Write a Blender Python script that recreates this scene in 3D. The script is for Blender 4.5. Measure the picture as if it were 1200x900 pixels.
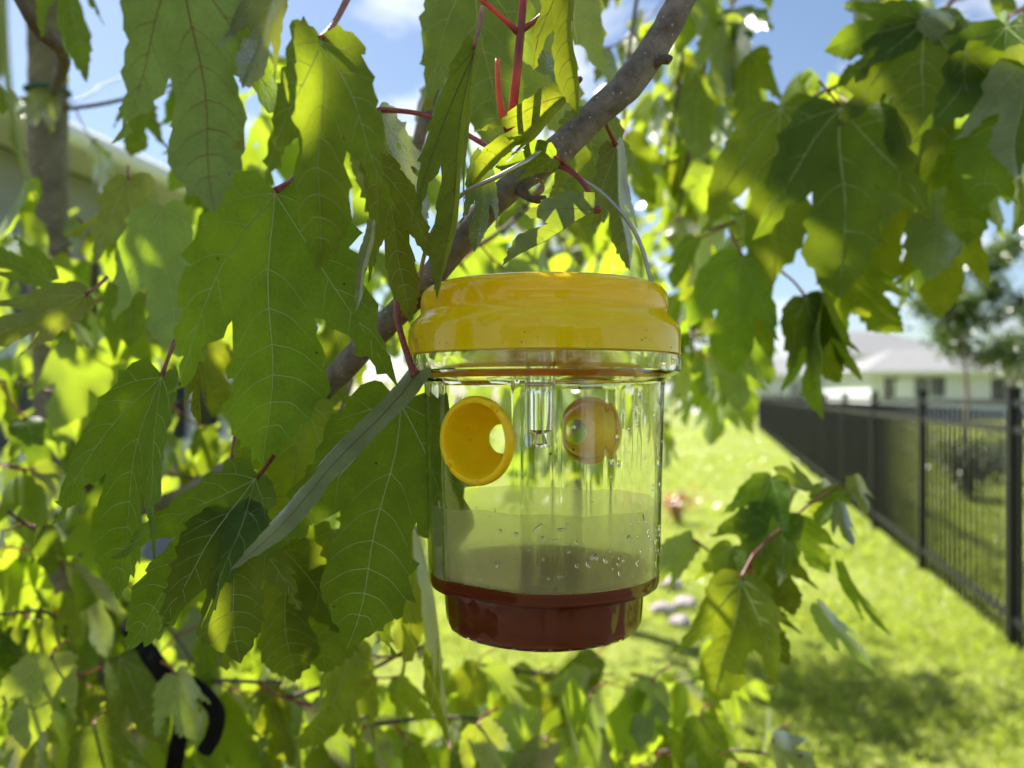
import bpy, bmesh, math, random
import numpy as np
from mathutils import Vector, Matrix, noise
from mathutils.geometry import delaunay_2d_cdt
R = math.radians
scene = bpy.context.scene
for o in list(bpy.data.objects):
    bpy.data.objects.remove(o, do_unlink=True)
COL = scene.collection

# ------------------------------------------------------------------ camera
F, CX, HY, CZ = 906.0, 600.0, 464.0, 1.25
FOCUS = 0.285
cam_data = bpy.data.cameras.new('camera')
cam = bpy.data.objects.new('camera', cam_data); COL.objects.link(cam)
cam.location = (0, 0, CZ); cam.rotation_euler = (R(90), 0, 0)
cam_data.sensor_width = 36; cam_data.lens = 36 * F / 1200
cam_data.shift_y = (HY - 450) / 1200
cam_data.clip_start = 0.01; cam_data.clip_end = 2000
cam_data.dof.use_dof = True; cam_data.dof.focus_distance = FOCUS
cam_data.dof.aperture_fstop = 8.4
scene.camera = cam

def at(px, py, d):
    return Vector(((px - CX) / F * d, d, CZ - (py - HY) / F * d))

# ------------------------------------------------------------------ sky, sun, exposure
SUN = Vector((-0.51, 0.55, 1.0)).normalized()
world = bpy.data.worlds.new('World'); scene.world = world; world.use_nodes = True
nt = world.node_tree; nt.nodes.clear()
def N(nt, t, **kw):
    n = nt.nodes.new(t)
    for k, v in kw.items():
        if k in n.inputs.keys(): n.inputs[k].default_value = v
        else: setattr(n, k, v)
    return n
sky = N(nt, 'ShaderNodeTexSky', sky_type='NISHITA', sun_disc=False)
sky.sun_elevation = math.asin(SUN.z); sky.sun_rotation = math.atan2(SUN.x, SUN.y)
sky.air_density = 1.0; sky.dust_density = 0.6; sky.ozone_density = 1.4
tc = N(nt, 'ShaderNodeTexCoord')
sep = N(nt, 'ShaderNodeSeparateXYZ'); nt.links.new(tc.outputs['Generated'], sep.inputs[0])
zz = N(nt, 'ShaderNodeMath', operation='MAXIMUM'); zz.inputs[1].default_value = 0.0
nt.links.new(sep.outputs['Z'], zz.inputs[0])
za = N(nt, 'ShaderNodeMath', operation='ADD'); za.inputs[1].default_value = 0.25
nt.links.new(zz.outputs[0], za.inputs[0])
div = N(nt, 'ShaderNodeVectorMath', operation='DIVIDE')
cmb = N(nt, 'ShaderNodeCombineXYZ')
for k in range(3): nt.links.new(za.outputs[0], cmb.inputs[k])
nt.links.new(tc.outputs['Generated'], div.inputs[0]); nt.links.new(cmb.outputs[0], div.inputs[1])
cn = N(nt, 'ShaderNodeTexNoise', Scale=2.3, Detail=9.0, Roughness=0.58)
nt.links.new(div.outputs[0], cn.inputs['Vector'])
cr = N(nt, 'ShaderNodeValToRGB')
cr.color_ramp.elements[0].position = 0.50; cr.color_ramp.elements[1].position = 0.66
nt.links.new(cn.outputs['Fac'], cr.inputs[0])
cmix = N(nt, 'ShaderNodeMixRGB'); cmix.inputs[2].default_value = (8.2, 8.5, 9.0, 1)
nt.links.new(cr.outputs[0], cmix.inputs[0]); nt.links.new(sky.outputs[0], cmix.inputs[1])
bg = N(nt, 'ShaderNodeBackground', Strength=0.060)
nt.links.new(cmix.outputs[0], bg.inputs[0])
wo = N(nt, 'ShaderNodeOutputWorld'); nt.links.new(bg.outputs[0], wo.inputs[0])

sd = bpy.data.lights.new('sun', 'SUN'); sd.energy = 5.0; sd.angle = R(0.53); sd.color = (1.0, 0.95, 0.86)
sun = bpy.data.objects.new('sun', sd); COL.objects.link(sun)
sun.rotation_euler = SUN.to_track_quat('Z', 'Y').to_euler()

scene.view_settings.view_transform = 'Standard'; scene.view_settings.look = 'None'
scene.view_settings.gamma = 1; scene.view_settings.exposure = 1.4
scene.view_settings.use_curve_mapping = False
cy = scene.cycles
cy.use_denoising = True; cy.use_adaptive_sampling = True; cy.adaptive_threshold = 0.03; cy.max_bounces = 14; cy.transmission_bounces = 14; cy.transparent_max_bounces = 16
cy.diffuse_bounces = 3; cy.glossy_bounces = 4; cy.blur_glossy = 0.3; cy.sample_clamp_indirect = 6.0
cy.caustics_refractive = True; cy.caustics_reflective = False

# ------------------------------------------------------------------ materials
def newmat(name):
    m = bpy.data.materials.new(name); m.use_nodes = True
    m.node_tree.nodes.clear()
    out = m.node_tree.nodes.new('ShaderNodeOutputMaterial')
    return m, m.node_tree, out
def principled(name, col, rough=0.5, **kw):
    m, t, out = newmat(name)
    p = t.nodes.new('ShaderNodeBsdfPrincipled')
    p.inputs['Base Color'].default_value = (*col, 1); p.inputs['Roughness'].default_value = rough
    for k, v in kw.items(): p.inputs[k.replace('_', ' ')].default_value = v
    t.links.new(p.outputs[0], out.inputs[0])
    return m, t, p
def noisy(name, c1, c2, scale, rough=0.6, bump=0.0, bscale=None, detail=4, coord='Object', **kw):
    m, t, p = principled(name, c1, rough, **kw)
    co = t.nodes.new('ShaderNodeTexCoord')
    n = N(t, 'ShaderNodeTexNoise', Scale=scale, Detail=detail, Roughness=0.6)
    t.links.new(co.outputs[coord], n.inputs['Vector'])
    r = t.nodes.new('ShaderNodeValToRGB')
    r.color_ramp.elements[0].color = (*c1, 1); r.color_ramp.elements[1].color = (*c2, 1)
    r.color_ramp.elements[0].position = 0.35; r.color_ramp.elements[1].position = 0.65
    t.links.new(n.outputs['Fac'], r.inputs[0]); t.links.new(r.outputs[0], p.inputs['Base Color'])
    if bump:
        n2 = N(t, 'ShaderNodeTexNoise', Scale=bscale or scale * 3, Detail=5.0)
        t.links.new(co.outputs[coord], n2.inputs['Vector'])
        b = N(t, 'ShaderNodeBump', Strength=bump, Distance=0.002)
        t.links.new(n2.outputs['Fac'], b.inputs['Height']); t.links.new(b.outputs[0], p.inputs['Normal'])
    return m

def leaf_material(name, up, low, trans, gloss=0.5, rough=0.38, hue=0.02, val=0.25, fine=True):
    """two sided leaf: green upper skin, pale lower skin, yellow-green light passing through"""
    m, t, out = newmat(name)
    L = t.links.new
    geo = t.nodes.new('ShaderNodeNewGeometry'); oi = t.nodes.new('ShaderNodeObjectInfo')
    tc = t.nodes.new('ShaderNodeTexCoord')
    mixc = N(t, 'ShaderNodeMixRGB'); mixc.inputs[1].default_value = (*up, 1); mixc.inputs[2].default_value = (*low, 1)
    L(geo.outputs['Backfacing'], mixc.inputs[0])
    # per leaf variation
    rnd = N(t, 'ShaderNodeMapRange'); rnd.inputs[3].default_value = 0.5 - hue; rnd.inputs[4].default_value = 0.5 + hue
    L(oi.outputs['Random'], rnd.inputs[0])
    m7 = N(t, 'ShaderNodeMath', operation='MULTIPLY'); m7.inputs[1].default_value = 7.31
    L(oi.outputs['Random'], m7.inputs[0])
    fr = N(t, 'ShaderNodeMath', operation='FRACT'); L(m7.outputs[0], fr.inputs[0])
    rv = N(t, 'ShaderNodeMapRange'); rv.inputs[3].default_value = 1 - val; rv.inputs[4].default_value = 1 + val
    L(fr.outputs[0], rv.inputs[0])
    # mottling and fine net of veinlets on the blade
    n1 = N(t, 'ShaderNodeTexNoise', Scale=6.0, Detail=5.0, Roughness=0.6); L(tc.outputs['Object'], n1.inputs['Vector'])
    mr = N(t, 'ShaderNodeMapRange'); mr.inputs[1].default_value = 0.3; mr.inputs[2].default_value = 0.7
    mr.inputs[3].default_value = 0.82 if fine else .70; mr.inputs[4].default_value = 1.18 if fine else 1.25; L(n1.outputs['Fac'], mr.inputs[0])
    vmul = N(t, 'ShaderNodeMath', operation='MULTIPLY'); L(rv.outputs[0], vmul.inputs[0]); L(mr.outputs[0], vmul.inputs[1])
    vor = N(t, 'ShaderNodeTexVoronoi', feature='DISTANCE_TO_EDGE', Scale=46.0); L(tc.outputs['Object'], vor.inputs['Vector'])
    vr = N(t, 'ShaderNodeMapRange'); vr.inputs[1].default_value = 0.0; vr.inputs[2].default_value = 0.12
    vr.inputs[3].default_value = 1.12; vr.inputs[4].default_value = 1.0; L(vor.outputs['Distance'], vr.inputs[0])
    vm2 = N(t, 'ShaderNodeMath', operation='MULTIPLY'); L(vmul.outputs[0], vm2.inputs[0]); L(vr.outputs[0], vm2.inputs[1])
    def hsv(col_socket=None, col=None):
        h = N(t, 'ShaderNodeHueSaturation')
        if col_socket: L(col_socket, h.inputs['Color'])
        else: h.inputs['Color'].default_value = (*col, 1)
        L(rnd.outputs[0], h.inputs['Hue']); L(vm2.outputs[0], h.inputs['Value'])
        return h
    h1 = hsv(col_socket=mixc.outputs[0]); h2 = hsv(col=trans)
    if fine:
        nb = N(t, 'ShaderNodeTexNoise', Scale=3.2, Detail=6.0, Roughness=0.65); L(oi.outputs['Location'], nb.inputs['Vector'])
        ab = N(t, 'ShaderNodeVectorMath', operation='ADD'); L(tc.outputs['Object'], ab.inputs[0]); L(oi.outputs['Random'], ab.inputs[1]); L(ab.outputs[0], nb.inputs['Vector'])
        bl = N(t, 'ShaderNodeMapRange'); bl.inputs[1].default_value = .64; bl.inputs[2].default_value = .70; L(nb.outputs['Fac'], bl.inputs[0])
        for q_, c_ in ((0, (.16, .13, .03, 1)), (1, (.42, .30, .02, 1))):
            b_ = N(t, 'ShaderNodeMixRGB'); b_.inputs[2].default_value = c_
            sc_ = N(t, 'ShaderNodeMath', operation='MULTIPLY'); sc_.inputs[1].default_value = .6; L(bl.outputs[0], sc_.inputs[0])
            L(sc_.outputs[0], b_.inputs[0]); L((h1, h2)[q_].outputs[0], b_.inputs[1])
            if q_ == 0: h1 = b_
            else: h2 = b_
    # insect specks
    v2 = N(t, 'ShaderNodeTexVoronoi', Scale=9.0); L(tc.outputs['Object'], v2.inputs['Vector'])
    sp = N(t, 'ShaderNodeMath', operation='LESS_THAN'); sp.inputs[1].default_value = 0.045; L(v2.outputs['Distance'], sp.inputs[0])
    s1 = N(t, 'ShaderNodeMixRGB'); s1.inputs[2].default_value = (0.05, 0.03, 0.015, 1); L(sp.outputs[0], s1.inputs[0]); L(h1.outputs[0], s1.inputs[1])
    s2 = N(t, 'ShaderNodeMixRGB'); s2.inputs[2].default_value = (0.1, 0.05, 0.01, 1); L(sp.outputs[0], s2.inputs[0]); L(h2.outputs[0], s2.inputs[1])
    bmp = N(t, 'ShaderNodeBump', Strength=0.13, Distance=0.02); L(vor.outputs['Distance'], bmp.inputs['Height'])
    if not fine:
        bmp = t.nodes.new('ShaderNodeNewGeometry')
        class _B: outputs = [bmp.outputs['Normal']]
        bmp = _B
        for h_ in (h1, h2): L(vmul.outputs[0], h_.inputs['Value'])
        for k_, (s_, h_) in enumerate(((s1, h1), (s2, h2))): t.links.remove(s_.inputs[0].links[0]); s_.inputs[0].default_value = 0
    d = t.nodes.new('ShaderNodeBsdfDiffuse'); L(s1.outputs[0], d.inputs[0]); L(bmp.outputs[0], d.inputs['Normal'])
    tr = t.nodes.new('ShaderNodeBsdfTranslucent'); L(s2.outputs[0], tr.inputs[0])
    mx = N(t, 'ShaderNodeMixShader'); mx.inputs[0].default_value = 0.5; L(d.outputs[0], mx.inputs[1]); L(tr.outputs[0], mx.inputs[2])
    g = N(t, 'ShaderNodeBsdfGlossy', Roughness=rough); L(bmp.outputs[0], g.inputs['Normal'])
    fz = N(t, 'ShaderNodeFresnel', IOR=1.42); L(bmp.outputs[0], fz.inputs['Normal'])
    fm = N(t, 'ShaderNodeMath', operation='MULTIPLY'); fm.inputs[1].default_value = gloss; L(fz.outputs[0], fm.inputs[0])
    mg = N(t, 'ShaderNodeMixShader'); L(fm.outputs[0], mg.inputs[0]); L(mx.outputs[0], mg.inputs[1]); L(g.outputs[0], mg.inputs[2])
    L(mg.outputs[0], out.inputs[0])
    return m
M = {}
M['leaf'] = leaf_material('maple_leaf', (0.050, 0.096, 0.014), (0.19, 0.235, 0.135), (0.40, 0.50, 0.020), gloss=0.38)
M['leaf_far'] = leaf_material('maple_leaf_behind', (0.055, 0.100, 0.014), (0.16, 0.205, 0.10), (0.45, 0.58, 0.025), gloss=0.38, fine=False)
M['grass'] = leaf_material('grass_blade', (0.27, 0.32, 0.045), (0.27, 0.32, 0.05), (0.56, 0.64, 0.06), gloss=0.5, rough=0.4, fine=False)
M['leaf_pale'] = leaf_material('pale_leaf_underside', (0.06, 0.10, 0.016), (0.29, 0.36, 0.19), (0.36, 0.44, 0.05), gloss=0.3, rough=.5, fine=False)
M['treeleaf'] = leaf_material('oak_leaf', (0.045, 0.078, 0.018), (0.06, 0.085, 0.035), (0.14, 0.20, 0.025), gloss=0.3, fine=False)
def vein_mat(name, c, tcol):
    m, t, out = newmat(name)
    d = N(t, 'ShaderNodeBsdfDiffuse', Color=(*c, 1)); tr = N(t, 'ShaderNodeBsdfTranslucent', Color=(*tcol, 1))
    mx = N(t, 'ShaderNodeMixShader'); mx.inputs[0].default_value = 0.2
    t.links.new(d.outputs[0], mx.inputs[1]); t.links.new(tr.outputs[0], mx.inputs[2]); t.links.new(mx.outputs[0], out.inputs[0])
    return m
M['vein'] = vein_mat('leaf_vein', (0.52, 0.60, 0.28), (0.85, 0.90, 0.16))
M['vein_red'] = vein_mat('red_vein', (0.26, 0.10, 0.06), (0.4, 0.12, 0.05))
M['vein_brown'] = vein_mat('brown_vein', (0.20, 0.16, 0.11), (0.3, 0.2, 0.08))
M['petiole'] = noisy('red_petiole', (0.13, 0.012, 0.026), (0.25, 0.05, 0.045), 60, 0.35, Subsurface_Weight=0.1)
M['petiole_pink'] = noisy('pink_petiole', (0.32, 0.13, 0.07), (0.36, 0.22, 0.08), 60, 0.4)

def bark_mat(name, c1, c2, c3, s=1.0):
    m, t, p = principled(name, c1, 0.8); L = t.links.new
    co = t.nodes.new('ShaderNodeTexCoord')
    mp = t.nodes.new('ShaderNodeMapping'); L(co.outputs['Object'], mp.inputs[0])
    n = N(t, 'ShaderNodeTexNoise', Scale=90.0 * s, Detail=8.0, Roughness=0.7); L(mp.outputs[0], n.inputs['Vector'])
    r = t.nodes.new('ShaderNodeValToRGB'); r.color_ramp.elements[0].color = (*c1, 1); r.color_ramp.elements[1].color = (*c2, 1)
    r.color_ramp.elements[0].position = 0.36; r.color_ramp.elements[1].position = 0.62
    L(n.outputs['Fac'], r.inputs[0])
    v = N(t, 'ShaderNodeTexVoronoi', Scale=260.0 * s); L(mp.outputs[0], v.inputs['Vector'])
    lt = N(t, 'ShaderNodeMath', operation='LESS_THAN'); lt.inputs[1].default_value = 0.13; L(v.outputs['Distance'], lt.inputs[0])
    mx = N(t, 'ShaderNodeMixRGB'); L(lt.outputs[0], mx.inputs[0]); L(r.outputs[0], mx.inputs[1]); mx.inputs[2].default_value = (*c3, 1)
    L(mx.outputs[0], p.inputs['Base Color'])
    n2 = N(t, 'ShaderNodeTexNoise', Scale=380.0 * s, Detail=6.0); L(mp.outputs[0], n2.inputs['Vector'])
    ad = N(t, 'ShaderNodeMath', operation='ADD'); L(n.outputs['Fac'], ad.inputs[0]); L(n2.outputs['Fac'], ad.inputs[1])
    b = N(t, 'ShaderNodeBump', Strength=0.7, Distance=0.0012 / s); L(ad.outputs[0], b.inputs['Height']); L(b.outputs[0], p.inputs['Normal'])
    return m
M['bark'] = bark_mat('branch_bark', (0.09, 0.075, 0.068), (0.24, 0.205, 0.19), (0.36, 0.32, 0.29))
M['trunk'] = bark_mat('trunk_bark', (0.12, 0.10, 0.085), (0.27, 0.24, 0.21), (0.36, 0.32, 0.28), 0.25)
M['twig'] = bark_mat('twig_bark', (0.07, 0.05, 0.042), (0.15, 0.11, 0.085), (0.2, 0.15, 0.12), 1.0)

# ------------------------------------------------------------------ mesh helpers
def new_obj(name, me, mat=None, parent=None, loc=None):
    o = bpy.data.objects.new(name, me); COL.objects.link(o)
    if mat is not None and me is not None and len(me.materials) == 0: me.materials.append(mat)
    if parent is not None: o.parent = parent
    if loc is not None: o.location = loc
    return o
def empty(name, loc=(0, 0, 0), rz=0.0):
    o = bpy.data.objects.new(name, None); COL.objects.link(o); o.location = loc; o.rotation_euler = (0, 0, rz)
    o.empty_display_size = 0.05
    return o
def tag(o, label=None, cat=None, group=None, kind=None):
    if label: o['label'] = label
    if cat: o['category'] = cat
    if group: o['group'] = group
    if kind: o['kind'] = kind
    return o
def pymesh(name, v, f, smooth=True):
    me = bpy.data.meshes.new(name); me.from_pydata([tuple(p) for p in v], [], f); me.update()
    if smooth: me.polygons.foreach_set('use_smooth', [True] * len(me.polygons))
    return me
def spline(pts, n):
    """Catmull-Rom through pts (Vectors), n samples a span"""
    P = [Vector(p) for p in pts]
    if len(P) == 2: return [P[0].lerp(P[1], i / n) for i in range(n + 1)]
    P = [P[0] * 2 - P[1]] + P + [P[-1] * 2 - P[-2]]
    out = []
    for i in range(1, len(P) - 2):
        for k in range(n):
            t = k / n
            a, b, c, d = P[i - 1], P[i], P[i + 1], P[i + 2]
            out.append(0.5 * ((2 * b) + (c - a) * t + (2 * a - 5 * b + 4 * c - d) * t * t + (3 * b - a - 3 * c + d) * t ** 3))
    out.append(P[-2].copy())
    return out
def tube_data(pts, radii, sides=8, cap=True, rough=0.0, seed=0):
    n = len(pts); v = []; f = []
    if not hasattr(radii, '__len__'): radii = [radii] * n
    elif len(radii) != n:
        radii = list(np.interp(np.linspace(0, 1, n), np.linspace(0, 1, len(radii)), radii))
    up = None
    for i, p in enumerate(pts):
        d = (pts[min(i + 1, n - 1)] - pts[max(i - 1, 0)]).normalized()
        if up is None:
            up = Vector((0, 0, 1)) if abs(d.z) < 0.9 else Vector((1, 0, 0))
        x = d.cross(up).normalized(); up = x.cross(d).normalized()
        for k in range(sides):
            a = 2 * math.pi * k / sides
            r = radii[i]
            if rough: r *= 1 + rough * noise.noise(Vector((p.x * 150 + seed, p.y * 150 + math.cos(a) * 1.3, p.z * 150 + math.sin(a) * 1.3)))
            v.append(p + (x * math.cos(a) + up * math.sin(a)) * r)
    for i in range(n - 1):
        for k in range(sides):
            k2 = (k + 1) % sides
            f.append((i * sides + k, i * sides + k2, (i + 1) * sides + k2, (i + 1) * sides + k))
    if cap:
        f.append(tuple(range(sides))[::-1]); f.append(tuple((n - 1) * sides + k for k in range(sides)))
    return v, f
def tube(name, pts, radii, mat, parent, sides=8, n=6, rough=0.0, seed=0, origin=None):
    P = spline(pts, n)
    o0 = origin if origin is not None else (ROOT.location if parent is not None and parent in TREE_SET else Vector((0, 0, 0)))
    v, f = tube_data(P, radii, sides, True, rough, seed)
    v = [p - o0 for p in v]
    return new_obj(name, pymesh(name, v, f), mat, parent)
TREE_SET = set()
def lathe(name, prof, seg=96, rfun=None, closed=False):
    """prof: (r,z) list; rfun(theta, r, z) -> r"""
    v = []; f = []; n = len(prof)
    for (r, z) in prof:
        for k in range(seg):
            a = 2 * math.pi * k / seg
            rr = rfun(a, r, z) if rfun else r
            v.append((rr * math.cos(a), rr * math.sin(a), z))
    m = n if closed else n - 1
    for i in range(m):
        j = (i + 1) % n
        for k in range(seg):
            k2 = (k + 1) % seg
            f.append((i * seg + k, i * seg + k2, j * seg + k2, j * seg + k))
    if not closed:
        if prof[0][0] < 1e-4 or True: pass
    me = pymesh(name, v, f)
    return me
def weld(me, d=1e-6, angle=None):
    bm = bmesh.new(); bm.from_mesh(me); bmesh.ops.remove_doubles(bm, verts=bm.verts, dist=d)
    bmesh.ops.dissolve_degenerate(bm, dist=d, edges=bm.edges)
    bmesh.ops.recalc_face_normals(bm, faces=bm.faces)
    if angle is not None:
        for f in bm.faces: f.smooth = True
        for e in bm.edges:
            if len(e.link_faces) == 2 and e.calc_face_angle(0) > angle: e.smooth = False
    bm.to_mesh(me); bm.free(); me.update()
    return me
def box_data(cx, cy_, cz, sx, sy, sz):
    v = [(cx + a * sx / 2, cy_ + b * sy / 2, cz + c * sz / 2) for a in (-1, 1) for b in (-1, 1) for c in (-1, 1)]
    f = [(0, 1, 3, 2), (4, 6, 7, 5), (0, 4, 5, 1), (2, 3, 7, 6), (0, 2, 6, 4), (1, 5, 7, 3)]
    return v, f
def box(name, c, s, mat, parent, bevel=0.0):
    v, f = box_data(*c, *s)
    me = pymesh(name, v, f, False)
    if bevel:
        bm = bmesh.new(); bm.from_mesh(me)
        bmesh.ops.bevel(bm, geom=bm.edges[:], offset=bevel, segments=2, affect='EDGES'); bm.to_mesh(me); bm.free()
    return new_obj(name, me, mat, parent)

# ------------------------------------------------------------------ ground and lawn
M['ground'] = noisy('lawn_soil', (0.16, 0.20, 0.03), (0.23, 0.26, 0.045), 3.0, 0.95, 0.5, 60, coord='Object')
g = pymesh('ground', [(-400, -400, 0), (400, -400, 0), (400, 400, 0), (-400, 400, 0)], [(0, 1, 2, 3)], False)
tag(new_obj('ground', g, M['ground']), kind='structure', label='open lawn ground reaching past the fence to the far houses')

M['mulch'] = noisy('bark_mulch', (0.035, 0.022, 0.016), (0.11, 0.075, 0.055), 60, 0.95, 0.9, 120)
def bed():
    v = [(0, 0, .006)]; n = 48
    for k in range(n):
        a = 2 * math.pi * k / n; r = 1.35 + .12 * math.sin(3 * a + 1) + .06 * math.sin(7 * a); v.append((r * 2.3 * math.cos(a), r * 1.7 * math.sin(a), .006))
    return pymesh('mulch_bed', v, [(0, 1 + k, 1 + (k + 1) % n) for k in range(n)], False)
tag(new_obj('mulch_bed', bed(), M['mulch'], None, (0, -.75, 0)), kind='structure', label='dark bark mulch bed under the maple, stretched unseen to darken jar reflections')  # bed widened out of view so the jar base reflects dark ground
def fence_x(y): return 2.46 + 0.27 * (y - 3.78)
def build_grass():
    rng = np.random.default_rng(3)
    zones = [  # x0,x1,y0,y1,count,height,width
        (-1.5, 3.4, 1.6, 4.5, 60000, 0.045, 0.0045), (-2.2, 5.2, 4.5, 8.5, 60000, 0.05, 0.007),
        (-3.0, 9.0, 8.5, 16.0, 45000, 0.055, 0.012), (-3.0, 16.0, 16.0, 32.0, 30000, 0.06, 0.024)]
    V = []
    for (x0, x1, y0, y1, n, h, w) in zones:
        x = rng.uniform(x0, x1, n); y = rng.uniform(y0, y1, n)
        patch = 0.75 + 0.35 * np.sin(x * 2.1 + 1.3 * np.sin(y * 1.7)) * np.sin(y * 2.7 + np.sin(x * 3.1))
        a = rng.uniform(0, 2 * np.pi, n); hh = h * rng.uniform(0.6, 1.3, n) * patch; lean = rng.normal(0, 0.5, (2, n)) * hh
        dx = np.cos(a) * w * 0.5; dy = np.sin(a) * w * 0.5; z0 = np.full(n, -0.004)
        tri = np.stack([np.stack([x - dx, y - dy, z0], 1), np.stack([x + dx, y + dy, z0], 1),
                        np.stack([x + lean[0] * .45 + dx * .7, y + lean[1] * .45 + dy * .7, hh * .62], 1),
                        np.stack([x + lean[0], y + lean[1], hh], 1)], 1)
        V.append(tri)
    V = np.concatenate(V); n = len(V)
    me = bpy.data.meshes.new('lawn_grass')
    me.vertices.add(n * 4); me.vertices.foreach_set('co', V.reshape(-1))
    me.loops.add(n * 4); me.loops.foreach_set('vertex_index', np.arange(n * 4))
    me.polygons.add(n); me.polygons.foreach_set('loop_start', np.arange(n) * 4); me.polygons.foreach_set('loop_total', np.full(n, 4))
    me.update(calc_edges=True); me.validate()
    return me
tag(new_obj('lawn_grass', build_grass(), M['grass']), 'short bright green lawn grass in sun and dappled shade', 'grass', kind='stuff')

# ------------------------------------------------------------------ black metal fence
M['fence'] = noisy('black_metal', (0.008, 0.008, 0.011), (0.013, 0.013, 0.017), 8, 0.5, Specular_IOR_Level=.3)
fdir = Vector((0.27, 1.0, 0)).normalized(); fang = math.atan2(fdir.y, fdir.x)
fence = empty('metal_fence', (fence_x(3.80), 3.80, 0), fang)
tag(fence, 'black metal picket fence running along the lawn towards the far houses', 'fence')
PAN = 1.78; NP = 15
def shared(name, c, s, bevel=0):
    v, f = box_data(*c, *s); me = pymesh(name, v, f, False)
    if bevel:
        bm = bmesh.new(); bm.from_mesh(me); bmesh.ops.bevel(bm, geom=bm.edges[:], offset=bevel, segments=2, affect='EDGES'); bm.to_mesh(me); bm.free()
    me.materials.append(M['fence']); return me
post_me = shared('post', (0, 0, 0.635), (0.055, 0.055, 1.27), 0.004)
cap_me = shared('post_cap', (0, 0, 1.28), (0.066, 0.066, 0.022), 0.006)
pick_me = shared('picket', (0, 0, 0.61), (0.017, 0.017, 1.14), 0.002)
rail_me = shared('rail', (PAN / 2, 0, 0), (PAN - 0.056, 0.030, 0.034), 0.003)
for i in range(-1, NP + 1):
    po = new_obj('post', post_me, None, fence, (i * PAN, 0, 0))
    new_obj('post_cap', cap_me, None, po)
    if i == NP: break
    for z in (0.155, 1.085, 1.215): new_obj('rail', rail_me, None, fence, (i * PAN, 0, z))
    for k in range(1, 17):
        new_obj('picket', pick_me, None, fence, (i * PAN + k * PAN / 17, 0, 0))

# ------------------------------------------------------------------ houses
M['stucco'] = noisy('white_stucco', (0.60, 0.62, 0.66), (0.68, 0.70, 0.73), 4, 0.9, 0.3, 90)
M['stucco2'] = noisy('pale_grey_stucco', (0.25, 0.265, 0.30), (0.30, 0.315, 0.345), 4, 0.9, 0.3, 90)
M['roof'] = noisy('grey_shingle_roof', (0.17, 0.172, 0.18), (0.24, 0.243, 0.25), 5, 0.9, 0.5, 30)
M['trim'] = noisy('white_trim', (0.72, 0.73, 0.74), (0.78, 0.79, 0.80), 6, 0.5)
M['pane'], _t, _p = principled('window_glass', (0.02, 0.025, 0.03), 0.05, Specular_IOR_Level=0.8)
def roof_mesh(name, w, d, ez, rz_, over, hip):
    W, D = w / 2 + over, d / 2 + over
    v = [(-W, -D, ez), (W, -D, ez), (W, D, ez), (-W, D, ez), (-W + hip, 0, rz_), (W - hip, 0, rz_)]
    f = [(0, 1, 5, 4), (2, 3, 4, 5), (1, 2, 5), (3, 0, 4), (0, 3, 2, 1)]
    return pymesh(name, v, f, False)
def window(parent, x, z, w, h, y, mats=('trim', 'pane')):
    v = []; f = []
    def ad(c, s):
        b, ff = box_data(*c, *s); k = len(v); v.extend(b); f.extend([tuple(q + k for q in t) for t in ff])
    ad((x, y, z + h / 2 + .05), (w + .2, .1, .1)); ad((x, y, z - h / 2 - .05), (w + .2, .12, .1))
    ad((x - w / 2 - .05, y, z), (.1, .1, h)); ad((x + w / 2 + .05, y, z), (.1, .1, h)); ad((x, y, z), (.05, .08, h))
    wo_ = new_obj('window', pymesh('window', v, f, False), M[mats[0]], parent)
    box('pane', (x, y + .03, z), (w, .02, h), M[mats[1]], wo_)
    return wo_
def house(label, loc, rz, w, d, ez, rzd, hip, wins, door=None, wall='stucco', group=None):
    h = empty('house', loc, rz); tag(h, label, 'house', group)
    box('wall', (0, 0, ez / 2), (w, d, ez), M[wall], h)
    new_obj('roof', roof_mesh('roof', w, d, ez + .003, rzd, 0.5, hip), M['roof'], h)
    box('fascia', (0, -d / 2 - .52, ez - .07), (w + 1.0, .05, .2), M['trim'], h)
    for (x, z, ww, hh) in wins: window(h, x, z, ww, hh, -d / 2 - .02)
    if door:
        dd = box('door', (door, -d / 2 - .03, 1.05), (1.0, .06, 2.1), M['trim'], h)
        box('handle', (door + .38, -d / 2 - .08, 1.0), (.05, .06, .15), M['fence'], dd)
    return h
house('white stucco house with dark wide window right of the young tree', (24.6, 46, 0), R(-4), 9.4, 8, 2.6, 4.05, 3.4,
      [(-1.6, 1.75, 1.7, 1.1), (-3.6, 1.6, .8, 1.4), (2.4, 1.6, 1.6, 1.2)], -2.9)
house('farthest pale house with low grey roof at the end of the fence', (18.5, 56, 0), R(-2), 10.0, 8, 2.7, 4.0, 3.6,
      [(-2.6, 1.6, 1.4, 1.2), (1.0, 1.6, 1.4, 1.2)], 3.0)
house('taller white house with grey roof rising behind the wide windowed house', (31.0, 68, 0), R(3), 11, 9, 4.6, 6.9, 4.0,
      [(-2.5, 3.2, 1.3, 1.2), (1.5, 3.2, 1.3, 1.2)], None)

house('white house behind the photographer, mirrored faintly in the yellow lid', (1.0, -10, 0), R(180), 11, 8, 2.9, 4.6, 3.5,
      [(-3.4, 1.6, 1.5, 1.3), (-.6, 1.6, 1.5, 1.3), (3.6, 1.6, 1.5, 1.3)], 1.6, 'stucco')
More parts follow.
